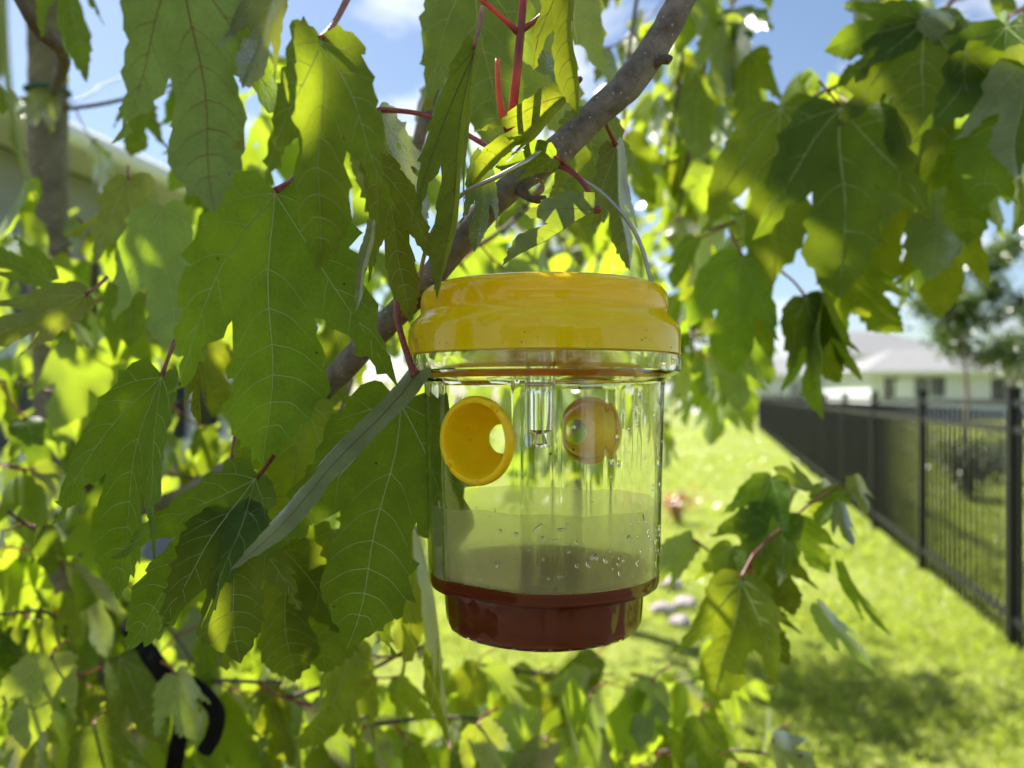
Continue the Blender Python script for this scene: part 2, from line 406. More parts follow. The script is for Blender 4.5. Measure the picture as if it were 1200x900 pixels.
# house close by on the left: long side wall, soffit and white gutter
hd = Vector((0.19, 1.0, 0)).normalized(); ha = math.atan2(hd.y, hd.x)
nh = empty('house', (-2.40, 5.26, 0), ha)      # local x runs along the gutter away from the camera, local y to the left
tag(nh, 'near house with white gutter and grey wall behind the trunk', 'house')
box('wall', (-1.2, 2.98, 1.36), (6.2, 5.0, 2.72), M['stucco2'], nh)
def near_roof():
    x0, x1, y0, y1 = -4.7, 2.3, 0.09, 5.9
    v = [(x0, y0, 2.80), (x1, y0, 2.80), (x1, y1, 2.80), (x0, y1, 2.80), (x0 + 2.6, 3.0, 4.05), (x1 - 2.6, 3.0, 4.05)]
    return pymesh('roof', v, [(0, 1, 5, 4), (2, 3, 4, 5), (1, 2, 5), (3, 0, 4), (0, 3, 2, 1)], False)
new_obj('roof', near_roof(), M['roof'], nh)
box('soffit', (-1.2, 0.26, 2.745), (7.0, 0.42, 0.03), M['trim'], nh)
gv, gf = tube_data([Vector((-4.7, 0.03, 2.77)), Vector((2.3, 0.03, 2.77))], 0.07, 10)
new_obj('gutter', pymesh('gutter', gv, gf), M['trim'], nh)
for wx in (-1.0, 1.05):
    w_ = window(nh, 0, 1.5, 0.9, 1.2, 0); w_.location = (wx, 0.46, 0)
tv, tf = tube_data([Vector((1.75, .40, 0.1)), Vector((1.75, .40, 2.72))], 0.035, 8)
new_obj('downpipe', pymesh('downpipe', tv, tf), M['trim'], nh)

# ------------------------------------------------------------------ young trees beyond the fence
def far_tree(label, loc, h, rw, seed, n=2600, group=None, leaf=0.085, mat='treeleaf'):
    rnd = random.Random(seed)
    t = empty('young_tree', loc); tag(t, label, 'tree', group)
    trunk_h = h * 0.42
    pts = [Vector((0, 0, -0.05)), Vector((.03, .02, trunk_h * .5)), Vector((0, .03, trunk_h)), Vector((.05, 0, h * .82))]
    v, f = tube_data(spline(pts, 6), [.07, .06, .045, .012], 8)
    limbs = []
    for k in range(13):
        z = rnd.uniform(trunk_h * .75, h * .8); a = rnd.uniform(0, 6.28); r = rw * rnd.uniform(.5, .95) * (1.15 - 0.6 * (z - trunk_h) / (h - trunk_h))
        e = Vector((math.cos(a) * r, math.sin(a) * r, z + rnd.uniform(.25, .8)))
        P = spline([Vector((0, 0, z)), Vector((math.cos(a) * r * .5, math.sin(a) * r * .5, z + .2)), e], 5)
        vv, ff = tube_data(P, [.028, .006], 5); k0 = len(v); v += vv; f += [tuple(q + k0 for q in p) for p in ff]
        limbs.append(P)
    new_obj('trunk', pymesh('trunk', v, f), M['trunk'], t)
    clumps = []
    for P in limbs:
        for q in (3, 5, 7, 9, 10): clumps.append((P[min(q, len(P) - 1)], rnd.uniform(.18, .42)))
    V = []; Fc = []
    for i in range(n):
        c, r = rnd.choice(clumps)
        p = c + Vector((rnd.gauss(0, r * .7), rnd.gauss(0, r * .7), rnd.gauss(0, r * .55)))
        s = leaf * rnd.uniform(.6, 1.4)
        d = Vector((rnd.gauss(0, 1), rnd.gauss(0, 1), rnd.gauss(-.3, .7))).normalized(); nn = d.orthogonal().normalized()
        nn.rotate(Matrix.Rotation(rnd.uniform(0, 6.28), 3, d)); k = len(V)
        V += [p, p + d * s * .5 + nn * s * .25, p + d * s, p + d * s * .5 - nn * s * .25]; Fc.append((k, k + 1, k + 2, k + 3))
    new_obj('crown', pymesh('crown', V, Fc, False), M[mat], t)
    return t
far_tree('young tree with thin trunk and airy dark crown beyond the fence', (11.75, 20, 0), 5.7, 1.75, 11, 7500, None, .15)
far_tree('bushy young tree cut by the right edge of the picture, farther off', (18.6, 27, 0), 5.0, 1.9, 23, 5200, None, .14)
far_tree('small far tree left of the houses behind the maple leaves', (9.2, 44, 0), 5.0, 2.0, 31, 2200)

far_tree('slender young tree on the lawn straight behind the trap', (.38, 4.3, 0), 2.75, .62, 41, 1300, None, .10, 'leaf_far')
far_tree('young tree far left behind the lower leaves', (-3.0, 9.5, 0), 2.9, 1.0, 43, 1600, None, .12, 'leaf_far')

def shrub(label, loc, h, w, seed, mat, n=420, leaf=0.05, group=None, name='shrub'):
    rnd = random.Random(seed); t = empty(name, loc); tag(t, label, 'shrub', group)
    v = []; f = []; V = []; Fc = []
    for s_ in range(9):
        a = rnd.uniform(0, 6.28); r = w * rnd.uniform(.3, .9)
        P = spline([Vector((0, 0, -.03)), Vector((math.cos(a) * r * .4, math.sin(a) * r * .4, h * .5)), Vector((math.cos(a) * r, math.sin(a) * r, h * rnd.uniform(.6, 1)))], 4)
        vv, ff = tube_data(P, [.008, .003], 4); k0 = len(v); v += vv; f += [tuple(q + k0 for q in p) for p in ff]
        for i in range(n // 9):
            p = P[rnd.randint(2, 8)] + Vector((rnd.gauss(0, w * .16), rnd.gauss(0, w * .16), rnd.gauss(0, h * .1)))
            p.z = max(p.z, .02); s = leaf * rnd.uniform(.6, 1.4)
            d = Vector((rnd.gauss(0, 1), rnd.gauss(0, 1), rnd.gauss(.3, .7))).normalized(); nn = d.orthogonal().normalized(); k = len(V)
            V += [p, p + d * s * .5 + nn * s * .3, p + d * s, p + d * s * .5 - nn * s * .3]; Fc.append((k, k + 1, k + 2, k + 3))
    new_obj('stem', pymesh('stem', v, f), M['twig'], t); new_obj('foliage', pymesh('foliage', V, Fc, False), mat, t)
    return t
shrub('dark shrub on the grass behind the fence pickets', (5.55, 9.4, 0), .75, .62, 5, M['treeleaf'], 1500, .06)
shrub('wide dark shrub behind the fence, nearer the right edge', (7.0, 11.2, 0), .7, .8, 6, M['treeleaf'], 1500, .06)
for k_, (x_, y_) in enumerate(((-1.05, -2.3), (.05, -2.5), (1.15, -2.3))):  # unseen bushes added behind the camera to darken what the jar reflects
    shrub(('unseen bush added to darken the jar reflections, left of the three', 'unseen bush added to darken the jar reflections, middle of the three', 'unseen bush added to darken the jar reflections, right of the three')[k_], (x_, y_, 0), 1.05, .8, 60 + k_, M['treeleaf'], 1800, .11, 'unseen bushes added to darken reflections')
M['blossom'] = leaf_material('russet_shoot_leaf', (0.42, 0.13, 0.05), (0.42, 0.2, 0.1), (0.6, 0.2, 0.05), gloss=.3, fine=False)
shrub('low russet flowering plant on the lawn right of the trap', (1.62, 7.6, 0), .34, .26, 9, M['blossom'], 260, .05, name='flowering_plant')
M['stone'] = noisy('mauve_stone', (0.30, 0.24, 0.26), (0.5, 0.43, 0.45), 14, 0.7, 0.6, 40)
def stone(loc, r, seed, label):
    bm = bmesh.new(); bmesh.ops.create_icosphere(bm, subdivisions=3, radius=1)
    for v in bm.verts:
        k = 1 + .28 * noise.noise(v.co * 1.4 + Vector((seed, 0, 0))) + .1 * noise.noise(v.co * 4 + Vector((0, seed, 0)))
        v.co = Vector((v.co.x * k * r, v.co.y * k * r * .8, v.co.z * k * r * .62))
    me = bpy.data.meshes.new('stone'); bm.to_mesh(me); bm.free(); me.polygons.foreach_set('use_smooth', [True] * len(me.polygons))
    o = new_obj('stone', me, M['stone'], None, loc); tag(o, label, 'stone', 'stones at the edge of the planting bed')
for i, (px, py, r, lab) in enumerate([(788, 683, .075, 'largest mauve stone on top of the pile right of the trap'), (803, 706, .07, 'mauve stone at the right side of the pile beside the trap'),
                                      (776, 712, .065, 'mauve stone nearest the trap in the low pile'), (797, 727, .06, 'lowest mauve stone of the pile right of the trap')]):
    d = F * CZ / (py + 8 - HY); p = at(px, py, d); stone((p.x, d, .03), r, i * 3.7, lab)

# ------------------------------------------------------------------ maple tree
TRUNKB = at(118, 900, 1.12); TRUNKB.z = 0.0
ROOT = empty('maple_tree', TRUNKB)
tag(ROOT, 'young maple tree with lobed sunlit leaves on red stalks around the hanging trap', 'tree')
TREE_SET.add(ROOT)

HALF = [(0, 0), (.05, -.035), (.12, -.05), (.20, -.02), (.27, .045), (.262, .085), (.335, .165), (.32, .205), (.375, .29), (.36, .33), (.415, .43),
        (.40, .47), (.44, .57), (.435, .61), (.480, .70), (.405, .660), (.385, .618), (.325, .590), (.285, .535), (.225, .505), (.172, .462), (.168, .53),
        (.212, .625), (.192, .66), (.222, .745), (.182, .785), (.176, .83), (.13, .85), (.118, .895), (.07, .92), (.052, .955), (.018, .978), (0, 1.0)]
VEINS = [([(0, 0), (0, .5), (0, .985)], .0085, 0)]
for s in (-1, 1):
    VEINS += [([(0, .01), (s * .20, .28), (s * .455, .68)], .0065, 1), ([(0, .008), (s * .14, .055), (s * .29, .13)], .0045, 2)]
    for a, b in [((0, .28), (.145, .43)), ((0, .42), (.155, .55)), ((0, .55), (.195, .665)), ((0, .66), (.205, .765)), ((0, .76), (.155, .835)), ((0, .85), (.09, .905))]:
        m_ = ((a[0] + b[0]) * .5 + .0, (a[1] + b[1]) * .5 - .025)
        VEINS.append(([(s * a[0], a[1]), (s * m_[0], m_[1]), (s * b[0], b[1])], .0034, 3))
    for t_, b in [(.22, (.315, .19)), (.38, (.355, .315)), (.55, (.395, .45)), (.74, (.425, .58))]:
        a = (.455 * t_, .68 * t_ * .97); m_ = ((a[0] + b[0]) * .5, (a[1] + b[1]) * .5 - .015)
        VEINS.append(([(s * a[0], a[1]), (s * m_[0], m_[1]), (s * b[0], b[1])], .0030, 3))
    for t_, b in [(.5, (.20, .455)), (.68, (.29, .53)), (.83, (.38, .61))]:
        a = (.455 * t_, .68 * t_ * .97); VEINS.append(([(s * a[0], a[1]), (s * b[0], b[1])], .0028, 3))
    VEINS.append(([(s * .14, .055), (s * .2, .03), (s * .24, .03)], .0028, 3))

def leaf_meshes(seed, lod=1, w=.85, fold=(10, 10), curl=25, cup=.25, wave=.02, lobe=1.0, holes=0, twist=0.0, vmax=3):
    """unit-long maple leaf in local space: x across, y from stalk to tip, z the upper side. Returns (blade, veins)"""
    rnd = random.Random(seed)
    ph = [rnd.uniform(0, 6.28) for _ in range(6)]; asym = rnd.uniform(-.11, .11); sk = rnd.uniform(-.12, .12)
    def warp(x, y):
        k = w * (1 + (asym if x > 0 else -asym))
        if abs(x) > .2: x_ = math.copysign(.2 + (abs(x) - .2) * lobe, x); y = y - (1 - lobe) * (abs(x) - .2) * .8
        else: x_ = x
        X = x_ * k + sk * y * (1 - y) + .012 * math.sin(9 * y + ph[0]); Y = y + .02 * math.sin(5 * x + ph[1])
        return X, Y
    fl, fr = R(fold[0]), R(fold[1]); kc = R(curl)
    def shape(x, y, h=0.0):
        X, Y = warp(x, y)
        c0 = sk * y * (1 - y) + .012 * math.sin(9 * y + ph[0])
        u = X - c0; ff = fr if u > 0 else fl; a = abs(u)
        bend = ff + cup * a
        px = c0 + math.copysign(a * math.cos(bend), u); pz = a * math.sin(bend)
        pz += wave * math.sin(8.5 * Y + ph[2] + 3 * u) * (a * 3.2) + wave * .6 * math.sin(17 * Y + ph[3]) * a * 3 + wave * .5 * math.sin(13 * u + ph[4])
        pz += h
        if abs(kc) > 1e-3:
            th = kc * Y; rad = 1 / kc
            py = (rad + pz) * math.sin(th) if True else Y
            pz2 = (rad + pz) * math.cos(th) - rad
        else: py, pz2 = Y, pz
        if twist:
            ta = R(twist) * y; px, pz2 = px * math.cos(ta) - pz2 * math.sin(ta), px * math.sin(ta) + pz2 * math.cos(ta)
        return Vector((px, py, pz2))
    right = []
    for i in range(len(HALF) - 1):
        a, b = HALF[i], HALF[i + 1]; sub = 2 if lod >= 2 else 1
        for k in range(sub): right.append((a[0] + (b[0] - a[0]) * k / sub, a[1] + (b[1] - a[1]) * k / sub))
    if lod == 0: right = [right[i] for i in (0, 3, 4, 6, 8, 10, 14, 16, 20, 22, 24, 27, 29)]
    right.append((0, 1.0))
    def jit(p): return (p[0] * (1 + rnd.uniform(-.07, .07)), p[1] + rnd.uniform(-.016, .016)) if p[0] > 0.02 else p
    ring = [jit(p) for p in right] + [(-q[0], q[1]) for q in [jit(p) for p in right[1:-1]][::-1]]
    sp_ = {0: .16, 1: .085, 2: .032}[lod]
    pts = [Vector(p) for p in ring]; n = len(pts); edges = [(i, (i + 1) % n) for i in range(n)]
    itip = len(right) - 1; mid = [0]
    y = sp_
    while y < 1 - sp_ * .6:
        mid.append(len(pts)); pts.append(Vector((0, y))); y += sp_
    mid.append(itip); edges += [(mid[i], mid[i + 1]) for i in range(len(mid) - 1)]
    def inside(x, y):
        c = False; j = n - 1
        for i in range(n):
            a_, b_ = ring[i], ring[j]
            if (a_[1] > y) != (b_[1] > y) and x < (b_[0] - a_[0]) * (y - a_[1]) / (b_[1] - a_[1]) + a_[0]: c = not c
            j = i
        return c
    gx = -.5; row = 0
    yy = -.04
    while yy < 1:
        xx = -.52 + (row % 2) * sp_ * .5
        while xx < .52:
            if abs(xx) > sp_ * .45 and inside(xx, yy) and all((xx - q[0]) ** 2 + (yy - q[1]) ** 2 > (sp_ * .45) ** 2 for q in ring): pts.append(Vector((xx, yy)))
            xx += sp_
        yy += sp_ * .87; row += 1
    vo_, _e, fo_, *_r = delaunay_2d_cdt(pts, edges, [], 1, 1e-5)
    flat = [(p.x, p.y) for p in vo_]; verts = [shape(*p) for p in flat]
    hl = [(rnd.uniform(-.3, .3), rnd.uniform(.15, .6), rnd.uniform(.015, .035)) for _ in range(holes)]
    def inhole(idx):
        cx_ = sum(flat[i][0] for i in idx) / len(idx); cy_2 = sum(flat[i][1] for i in idx) / len(idx)
        return any((cx_ - a) ** 2 + (cy_2 - b) ** 2 < r * r for a, b, r in hl)
    faces = [tuple(f) for f in fo_ if not (holes and inhole(f))]
    # veins: slim ridges that stand out on both faces
    vv = []; vf = []
    for pl, wd, order in VEINS:
        if order > vmax: continue
        if lod == 0 or (lod == 1 and order == 3 and rnd.random() < .35): continue
        P = spline([Vector((a, b, 0)) for a, b in pl], 5 if lod == 2 else 3)
        m = len(P); k0 = len(vv); wd = wd * (1.0 if lod == 2 else 1.1)
        for i, p in enumerate(P):
            d = (P[min(i + 1, m - 1)] - P[max(i - 1, 0)]).normalized(); s = Vector((-d.y, d.x)); r = wd * (1 - .75 * i / (m - 1)) * .5
            for (a, h) in ((1, 0), (0, 1), (-1, 0), (0, -1)):
                vv.append(shape(p.x + s.x * r * a, p.y + s.y * r * a, h * r * 1.0))
        for i in range(m - 1):
            for q in range(4):
                q2 = (q + 1) % 4; vf.append((k0 + i * 4 + q, k0 + i * 4 + q2, k0 + (i + 1) * 4 + q2, k0 + (i + 1) * 4 + q))
    # bring the tip to (0,1,0)
    b0 = shape(0, 0); tip = shape(0, 1.0) - b0; L = tip.length
    rot = tip.normalized().rotation_difference(Vector((0, 1, 0))).to_matrix() * (1 / L)
    me = pymesh('leaf', [rot @ (p - b0) for p in verts], faces)
    # upper side must be +z
    ve = pymesh('veins', [rot @ (p - b0) for p in vv], vf) if vv else None
    s = sum((p.normal.z for p in me.polygons))
    if s < 0: me.flip_normals()
    return me, ve

def frame(B, T, roll, nrm=None):
    ey = (T - B); L = ey.length; ey = ey / L
    c = nrm if nrm is not None else (Vector((0, 0, CZ)) - (B + T) * .5)
    n = (c - ey * c.dot(ey))
    if n.length < 1e-5: n = ey.orthogonal()
    n.normalize(); n.rotate(Matrix.Rotation(R(roll), 3, ey))
    ex = ey.cross(n)
    m = Matrix(((ex.x * L, ey.x * L, n.x * L, B.x - ROOT.location.x), (ex.y * L, ey.y * L, n.y * L, B.y - ROOT.location.y), (ex.z * L, ey.z * L, n.z * L, B.z - ROOT.location.z), (0, 0, 0, 1)))
    return m
NLEAF = 0
def put_leaf(mat4, blade, veins, pet=None, mat='leaf', vmat='vein', pr=.0009, pmat='petiole', label=None):
    """one leaf of the tree: blade, its veins and its stalk (pet = world points, first at the blade)"""
    global NLEAF
    NLEAF += 1
    if len(blade.materials) == 0: blade.materials.append(M[mat])
    o = bpy.data.objects.new('leaf', blade); COL.objects.link(o); o.parent = ROOT; o.matrix_local = mat4
    if label: o['label'] = label
    if veins is not None:
        if len(veins.materials) == 0: veins.materials.append(M[vmat])
        v = bpy.data.objects.new('veins', veins); COL.objects.link(v); v.parent = o
    if pet:
        inv = (Matrix.Translation(ROOT.location) @ mat4).inverted()
        P = spline(pet, 4); vv, ff = tube_data(P, [pr * 1.5, pr, pr, pr * 1.35], 6)
        me = pymesh('petiole', [inv @ p for p in vv], ff); me.materials.append(M[pmat])
        q = bpy.data.objects.new('petiole', me); COL.objects.link(q); q.parent = o
    return o

# trunk and branches ------------------------------------------------
tp = [(118, 0)]
trunk_pts = [TRUNKB + Vector((0, 0, -.05)), at(116, 900, 1.12), at(100, 740, 1.11), at(78, 600, 1.10), at(66, 450, 1.10), at(56, 300, 1.10), at(56, 110, 1.09), at(52, -60, 1.08), at(40, -500, 1.06), at(70, -1100, 1.05)]
tube('trunk', trunk_pts, [.042, .038, .034, .031, .029, .027, .025, .024, .018, .008], M['trunk'], ROOT, 18, 8, .12)
HB = [at(78, 600, 1.10), at(190, 590, .78), at(300, 530, .50), at(380, 455, .372), at(430, 402, .342), at(492, 340, .325), at(560, 258, .318), at(600, 218, .317), at(650, 180, .317), at(700, 132, .317), at(735, 100, .317), at(768, 55, .316), at(800, -4, .314), at(850, -120, .31), at(930, -330, .30)]
BR = [.013, .010, .008, .0063, .0061, .0060, .0059, .0060, .0066, .0064, .0070, .0064, .0062, .0055, .003]
tube('branch', HB, [q * .92 for q in BR], M['bark'], ROOT, 20, 10, .10, 3)
# side bud, broken twig stub, ring scar on the branch
tube('bud', [at(765, 78, .314), at(775, 71, .311), at(783, 69, .31), at(788, 67, .309)], [.0014, .0016, .0022, .0005], M['twig'], ROOT, 8, 4, .3)
tube('twig_stub', [at(610, 222, .313), at(618, 231, .309), at(630, 234, .307), at(640, 232, .306)], [.0026, .0016, .0020, .0012], M['twig'], ROOT, 8, 4, .4, 4)
tube('dry_stalk', [at(626, 229, .307), at(636, 222, .306), at(634, 213, .306), at(628, 210, .306)], [.0013, .0008, .0007, .0005], M['petiole_pink'], ROOT, 6, 4)
# red shoot
tube('red_shoot', [at(598, 160, .313), at(602, 120, .309), at(608, 60, .305), at(613, 0, .302), at(616, -60, .30)], [.0024, .0019, .0018, .0016, .0015], M['petiole'], ROOT, 10, 5)
tube('red_shoot', [at(597, 158, .312), at(588, 130, .308), at(584, 100, .305), at(583, 69, .303)], [.0016, .0014, .0012, .0010], M['petiole'], ROOT, 8, 5)
for q in ([(607, 38, .304), (590, 22, .302), (560, -4, .30)], [(608, 38, .304), (630, 22, .302), (655, -2, .30)]):
    tube('red_stalk', [at(*p) for p in q], [.0015, .001, .0011], M['petiole'], ROOT, 8, 5)
tube('twig', [at(541, 22, .50), at(520, 70, .50), at(500, 130, .50), at(488, 175, .51), at(470, 230, .55)], [.0042, .0042, .0045, .0045, .005], M['bark'], ROOT, 10, 5, .1)
tube('twig', [at(18, -10, .45), at(45, 35, .47), at(75, 70, .55), at(62, 110, 1.0)], [.003, .004, .0045, .006], M['twig'], ROOT, 8, 6, .1)
tube('stem', [at(112, 300, .95), at(107, 400, .96), at(105, 520, .97), at(103, 640, 1.0)], [.0045, .0055, .006, .007], M['twig'], ROOT, 8, 6, .1)

# hero leaves --------------------------------------------------------
def hero(b, t, d1, d2, roll=0, pet=None, label=None, vmat='vein', pmat='petiole', pr=.0009, mat='leaf', lod=2, nrm=None, **kw):
    hero.n += 1
    B, T = at(*b, d1), at(*t, d2)
    blade, ve = leaf_meshes(1000 + hero.n, lod, **kw)
    P = [B] + [at(*q) for q in pet] if pet else None
    return put_leaf(frame(B, T, roll, nrm), blade, ve, P, mat, vmat, pr, pmat, label)
hero.n = 0
# big sharp leaf left of the trap
hero((322, 224), (308, 546), .262, .268, 0, [(338, 214, .268), (352, 200, .28), (372, 186, .30)], w=.98, fold=(2, 44), curl=18, cup=.3, wave=.018, label='large sharp leaf facing the camera')
# grey-green leaf with red midrib hanging from the top
hero((212, -62), (252, 252), .205, .215, 172, [(210, -80, .205), (205, -140, .22)], w=.72, fold=(10, 8), curl=14, vmat='vein_red', label='blurred leaf with red midrib')
# dark leaf
hero((376, 46), (372, 318), .225, .235, -8, [(382, 40, .228), (396, 20, .24), (416, -20, .26)], w=.66, fold=(24, 30), curl=30, label='dark drooping leaf')
# pale curled underside at the top
hero((330, -30), (284, 104), .215, .21, 160, [(335, -40, .22), (350, -80, .24)], w=.66, fold=(38, 30), curl=20, label='pale folded leaf')
# glowing leaf top-left corner
hero((84, -90), (102, 98), .19, .19, 30, None, w=.46, fold=(10, 10), label='glowing yellow green leaf')
hero((8, -60), (46, 240), .13, .15, 78, None, w=.42, fold=(20, 20), curl=20)
# around the branch and the red shoot
hero((556, 58), (512, 352), .27, .262, 40, [(560, 40, .275), (565, 10, .29)], w=.34, fold=(30, 34), curl=-14, vmat='vein_brown', label='narrow leaf seen edge on')
hero((672, -58), (677, 140), .285, .28, 14, [(672, -80, .29)], w=.44, fold=(60, 12), curl=20, label='leaf with a pale folded edge')
hero((662, 112), (545, 228), .304, .294, 20, [(668, 108, .307), (680, 92, .312)], w=.40, fold=(42, 30), curl=16)
hero((650, 186), (580, 196), .300, .300, 20, [(654, 186, .304), (660, 190, .312)], w=.95, fold=(24, 24), curl=30, holes=2, label='small dark leaf wrapped at the hanger wire')
hero((442, 131), (500, 268), .335, .35, 165, [(450, 129, .335), (490, 133, .333), (530, 148, .330), (560, 165, .324), (585, 178, .318)], w=.86, fold=(18, 24), curl=28, pr=.0011, holes=3)
hero((556, -46), (592, 190), .36, .40, 178, None, w=.85, fold=(8, 12), curl=10)
hero((640, -70), (655, 160), .40, .42, 172, None, w=.9, fold=(8, 12), curl=10)
hero((700, 247), (588, 312), .292, .280, 150, [(698, 240, .294), (686, 218, .302), (668, 200, .309), (655, 194, .313)], w=.72, fold=(20, 62), curl=10, vmat='vein_brown', pr=.0012, label='pale leaf underside resting over the lid')
hero((722, 170), (738, 318), .335, .345, 150, [(712, 150, .33), (706, 130, .322)], w=.50, fold=(36, 24), curl=14)
hero((690, 130), (708, 262), .352, .37, 170, None, w=.95, fold=(10, 10))
hero((566, 178), (556, 296), .300, .296, 165, None, w=.45, fold=(16, 20), curl=10)
hero((440, 190), (480, 380), .288, .29, -20, [(440, 180, .29), (420, 160, .30)], w=.52, fold=(26, 20), curl=14, label='dark leaf beside the branch')
hero((436, 262), (416, 366), .262, .258, 160, None, mat='leaf_pale', w=.26, lobe=.4, fold=(20, 20), curl=20)
# leaves low on the left of the trap
hero((487, 440), (268, 670), .285, .262, 0, [(483, 432, .286), (474, 405, .292), (466, 375, .30), (466, 350, .31)], mat='leaf_pale', nrm=Vector((.34, .85, -.26)), lobe=.12, vmax=0, w=.235, fold=(3, 3), curl=14, wave=.02, vmat='vein_brown', pr=.0012, label='folded leaf with long pale edge')
hero((470, 470), (406, 762), .318, .322, 6, [(476, 460, .316), (484, 444, .312)], w=.86, fold=(6, 10), curl=8)
hero((270, 598), (282, 778), .325, .315, 0, [(270, 590, .328), (271, 545, .345), (278, 500, .37)], w=.98, fold=(10, 14), curl=20)
hero((300, 560), (146, 764), .33, .31, 10, [(308, 552, .335), (320, 535, .35)], w=.62, fold=(14, 10), curl=14)
hero((190, 440), (138, 704), .32, .33, 26, [(195, 425, .325), (205, 400, .34)], w=.56, fold=(30, 20), curl=12)
hero((232, 420), (236, 500), .30, .30, 20, None, w=.4, fold=(30, 40))
hero((360, 470), (330, 640), .36, .365, 14, [(372, 455, .365)], w=.95, fold=(10, 10))
hero((392, 620), (382, 790), .40, .42, 10, None, w=.9)
hero((330, 640), (345, 800), .38, .40, -10, None, w=.9)
# left, softer
hero((100, 345), (-40, 410), .42, .40, 160, [(112, 338, .43), (125, 325, .45)], w=.62, fold=(14, 14), lod=1)
hero((60, 330), (-30, 292), .48, .46, 30, None, w=.8, lod=1)
hero((150, 210), (170, 345), .50, .52, 160, [(150, 195, .52)], w=.85, lod=1)
hero((190, 245), (210, 420), .42, .43, 170, None, w=.75, lod=1)
# right upper group
RH = [((985, 125), (985, 352), .56, .55, 8, [(960, 95, .58)]), ((1085, 22), (1070, 215), .54, .53, 4, [(1075, 20, .55), (1100, 60, .57)]),
      ((915, 125), (905, 330), .60, .60, 14, None), ((1082, 22), (965, 60), .54, .56, 20, None), ((1080, 20), (1148, 35), .53, .52, 150, None),
      ((1180, 30), (1150, 250), .50, .50, 10, None), ((1210, 60), (1190, 210), .48, .48, 160, None), ((1105, 140), (1090, 330), .60, .6, 170, None),
      ((1140, 155), (1135, 290), .55, .55, 8, None), ((1040, 210), (1030, 350), .66, .66, 0, None), ((870, 300), (860, 440), .62, .63, 10, [(855, 270, .62)]),
      ((905, 305), (905, 425), .64, .66, 60, [(880, 285, .63)]), ((944, 348), (985, 450), .60, .60, 30, [(930, 330, .61), (905, 310, .62)]), ((960, 350), (965, 492), .60, .58, 70, [(944, 346, .60)]),
      ((965, 345), (1012, 448), .58, .58, 66, None), ((968, 310), (1020, 372), .60, .60, 30, None), ((1130, 60), (1200, 130), .5, .5, 15, None),
      ((1000, 15), (1065, -20), .58, .58, 170, None), ((1060, 60), (980, 100), .60, .62, 12, None), ((1120, 250), (1100, 375), .62, .62, 20, None), ((1000, 180), (1010, 300), .7, .7, 170, None),
      ((985, 300), (1060, 390), .62, .62, 25, None), ((850, 20), (845, 120), .80, .8, 165, None), ((820, 90), (815, 190), .85, .85, 170, None), ((880, 60), (872, 160), .8, .8, 20, None)]
for b, t, d1, d2, ro, pet in RH: hero(b, t, d1, d2, ro, pet, w=.88, fold=(10, 12), curl=22, lod=1)
# right lower group
LH = [((868, 678), (835, 825), .52, .52, 6, [(876, 662, .525), (884, 648, .53)], .85), ((930, 562), (892, 610), .56, .56, 25, None, .9), ((962, 566), (990, 618), .55, .55, 150, None, .9), ((898, 636), (930, 722), .55, .55, 8, None, .85), ((858, 640), (838, 716), .54, .54, 14, None, .9), ((1000, 558), (1016, 604), .53, .53, 160, None, .7), ((905, 655), (888, 740), .56, .56, 170, None, .8), ((880, 690), (925, 780), .53, .53, 10, [(880, 662, .53)], .7), ((925, 600), (862, 690), .54, .54, 20, None, 1.0), ((905, 560), (870, 640), .55, .55, 12, None, 1.0),
      ((935, 612), (972, 672), .54, .53, 10, None, .95), ((985, 660), (1047, 746), .55, .54, 60, None, .45), ((958, 708), (1026, 786), .56, .56, 160, None, .38), ((985, 590), (1000, 640), .52, .5, 150, None, .6),
      ((948, 572), (905, 548), .54, .54, 160, None, .6), ((812, 632), (742, 690), .60, .60, 175, [(830, 645, .59), (862, 668, .56)], .62), ((990, 575), (955, 620), .54, .54, 30, None, .9)]
for b, t, d1, d2, ro, pet, w in LH: hero(b, t, d1, d2, ro, pet, w=w, fold=(10, 12), curl=22, lod=1)
tube('twig', [at(870, 680, .53), at(884, 650, .53), at(912, 622, .535), at(950, 590, .54), at(990, 566, .54)], [.0008, .0009, .0009, .0008, .0006], M['petiole'], ROOT, 6, 5)

BL = [(330, 812, 352, 905, .7), (425, 790, 405, 880, .66), (560, 850, 590, 930, .6), (625, 800, 600, 872, .8), (690, 820, 700, 905, .75), (765, 800, 750, 880, .72), (820, 840, 842, 915, .66), 
      (150, 815, 125, 900, .6), (700, 770, 668, 830, .9), (475, 690, 482, 772, .6), (60, 770, 30, 880, .52), (110, 850, 150, 945, .55), (905, 868, 960, 905, .62), (560, 780, 545, 850, .85), (640, 868, 610, 940, .7)]
for i, (a, b, c, e, d) in enumerate(BL): hero((a, b), (c, e), d, d, (170, 12, 165, 20, 150)[i % 5], [(a + 6, b - 12, d + .02), (a + 22, b - 20, d + .05)], w=.95, fold=(12, 12), curl=25, lod=1)
hero((205, 790), (232, 868), .54, .54, 165, [(200, 782, .55), (190, 776, .57)], w=.9, fold=(10, 14), curl=20, lod=1)
hero((490, 628), (526, 872), .46, .46, 68, [(486, 615, .465), (478, 595, .47)], w=.55, fold=(30, 25), curl=-16, lod=1)
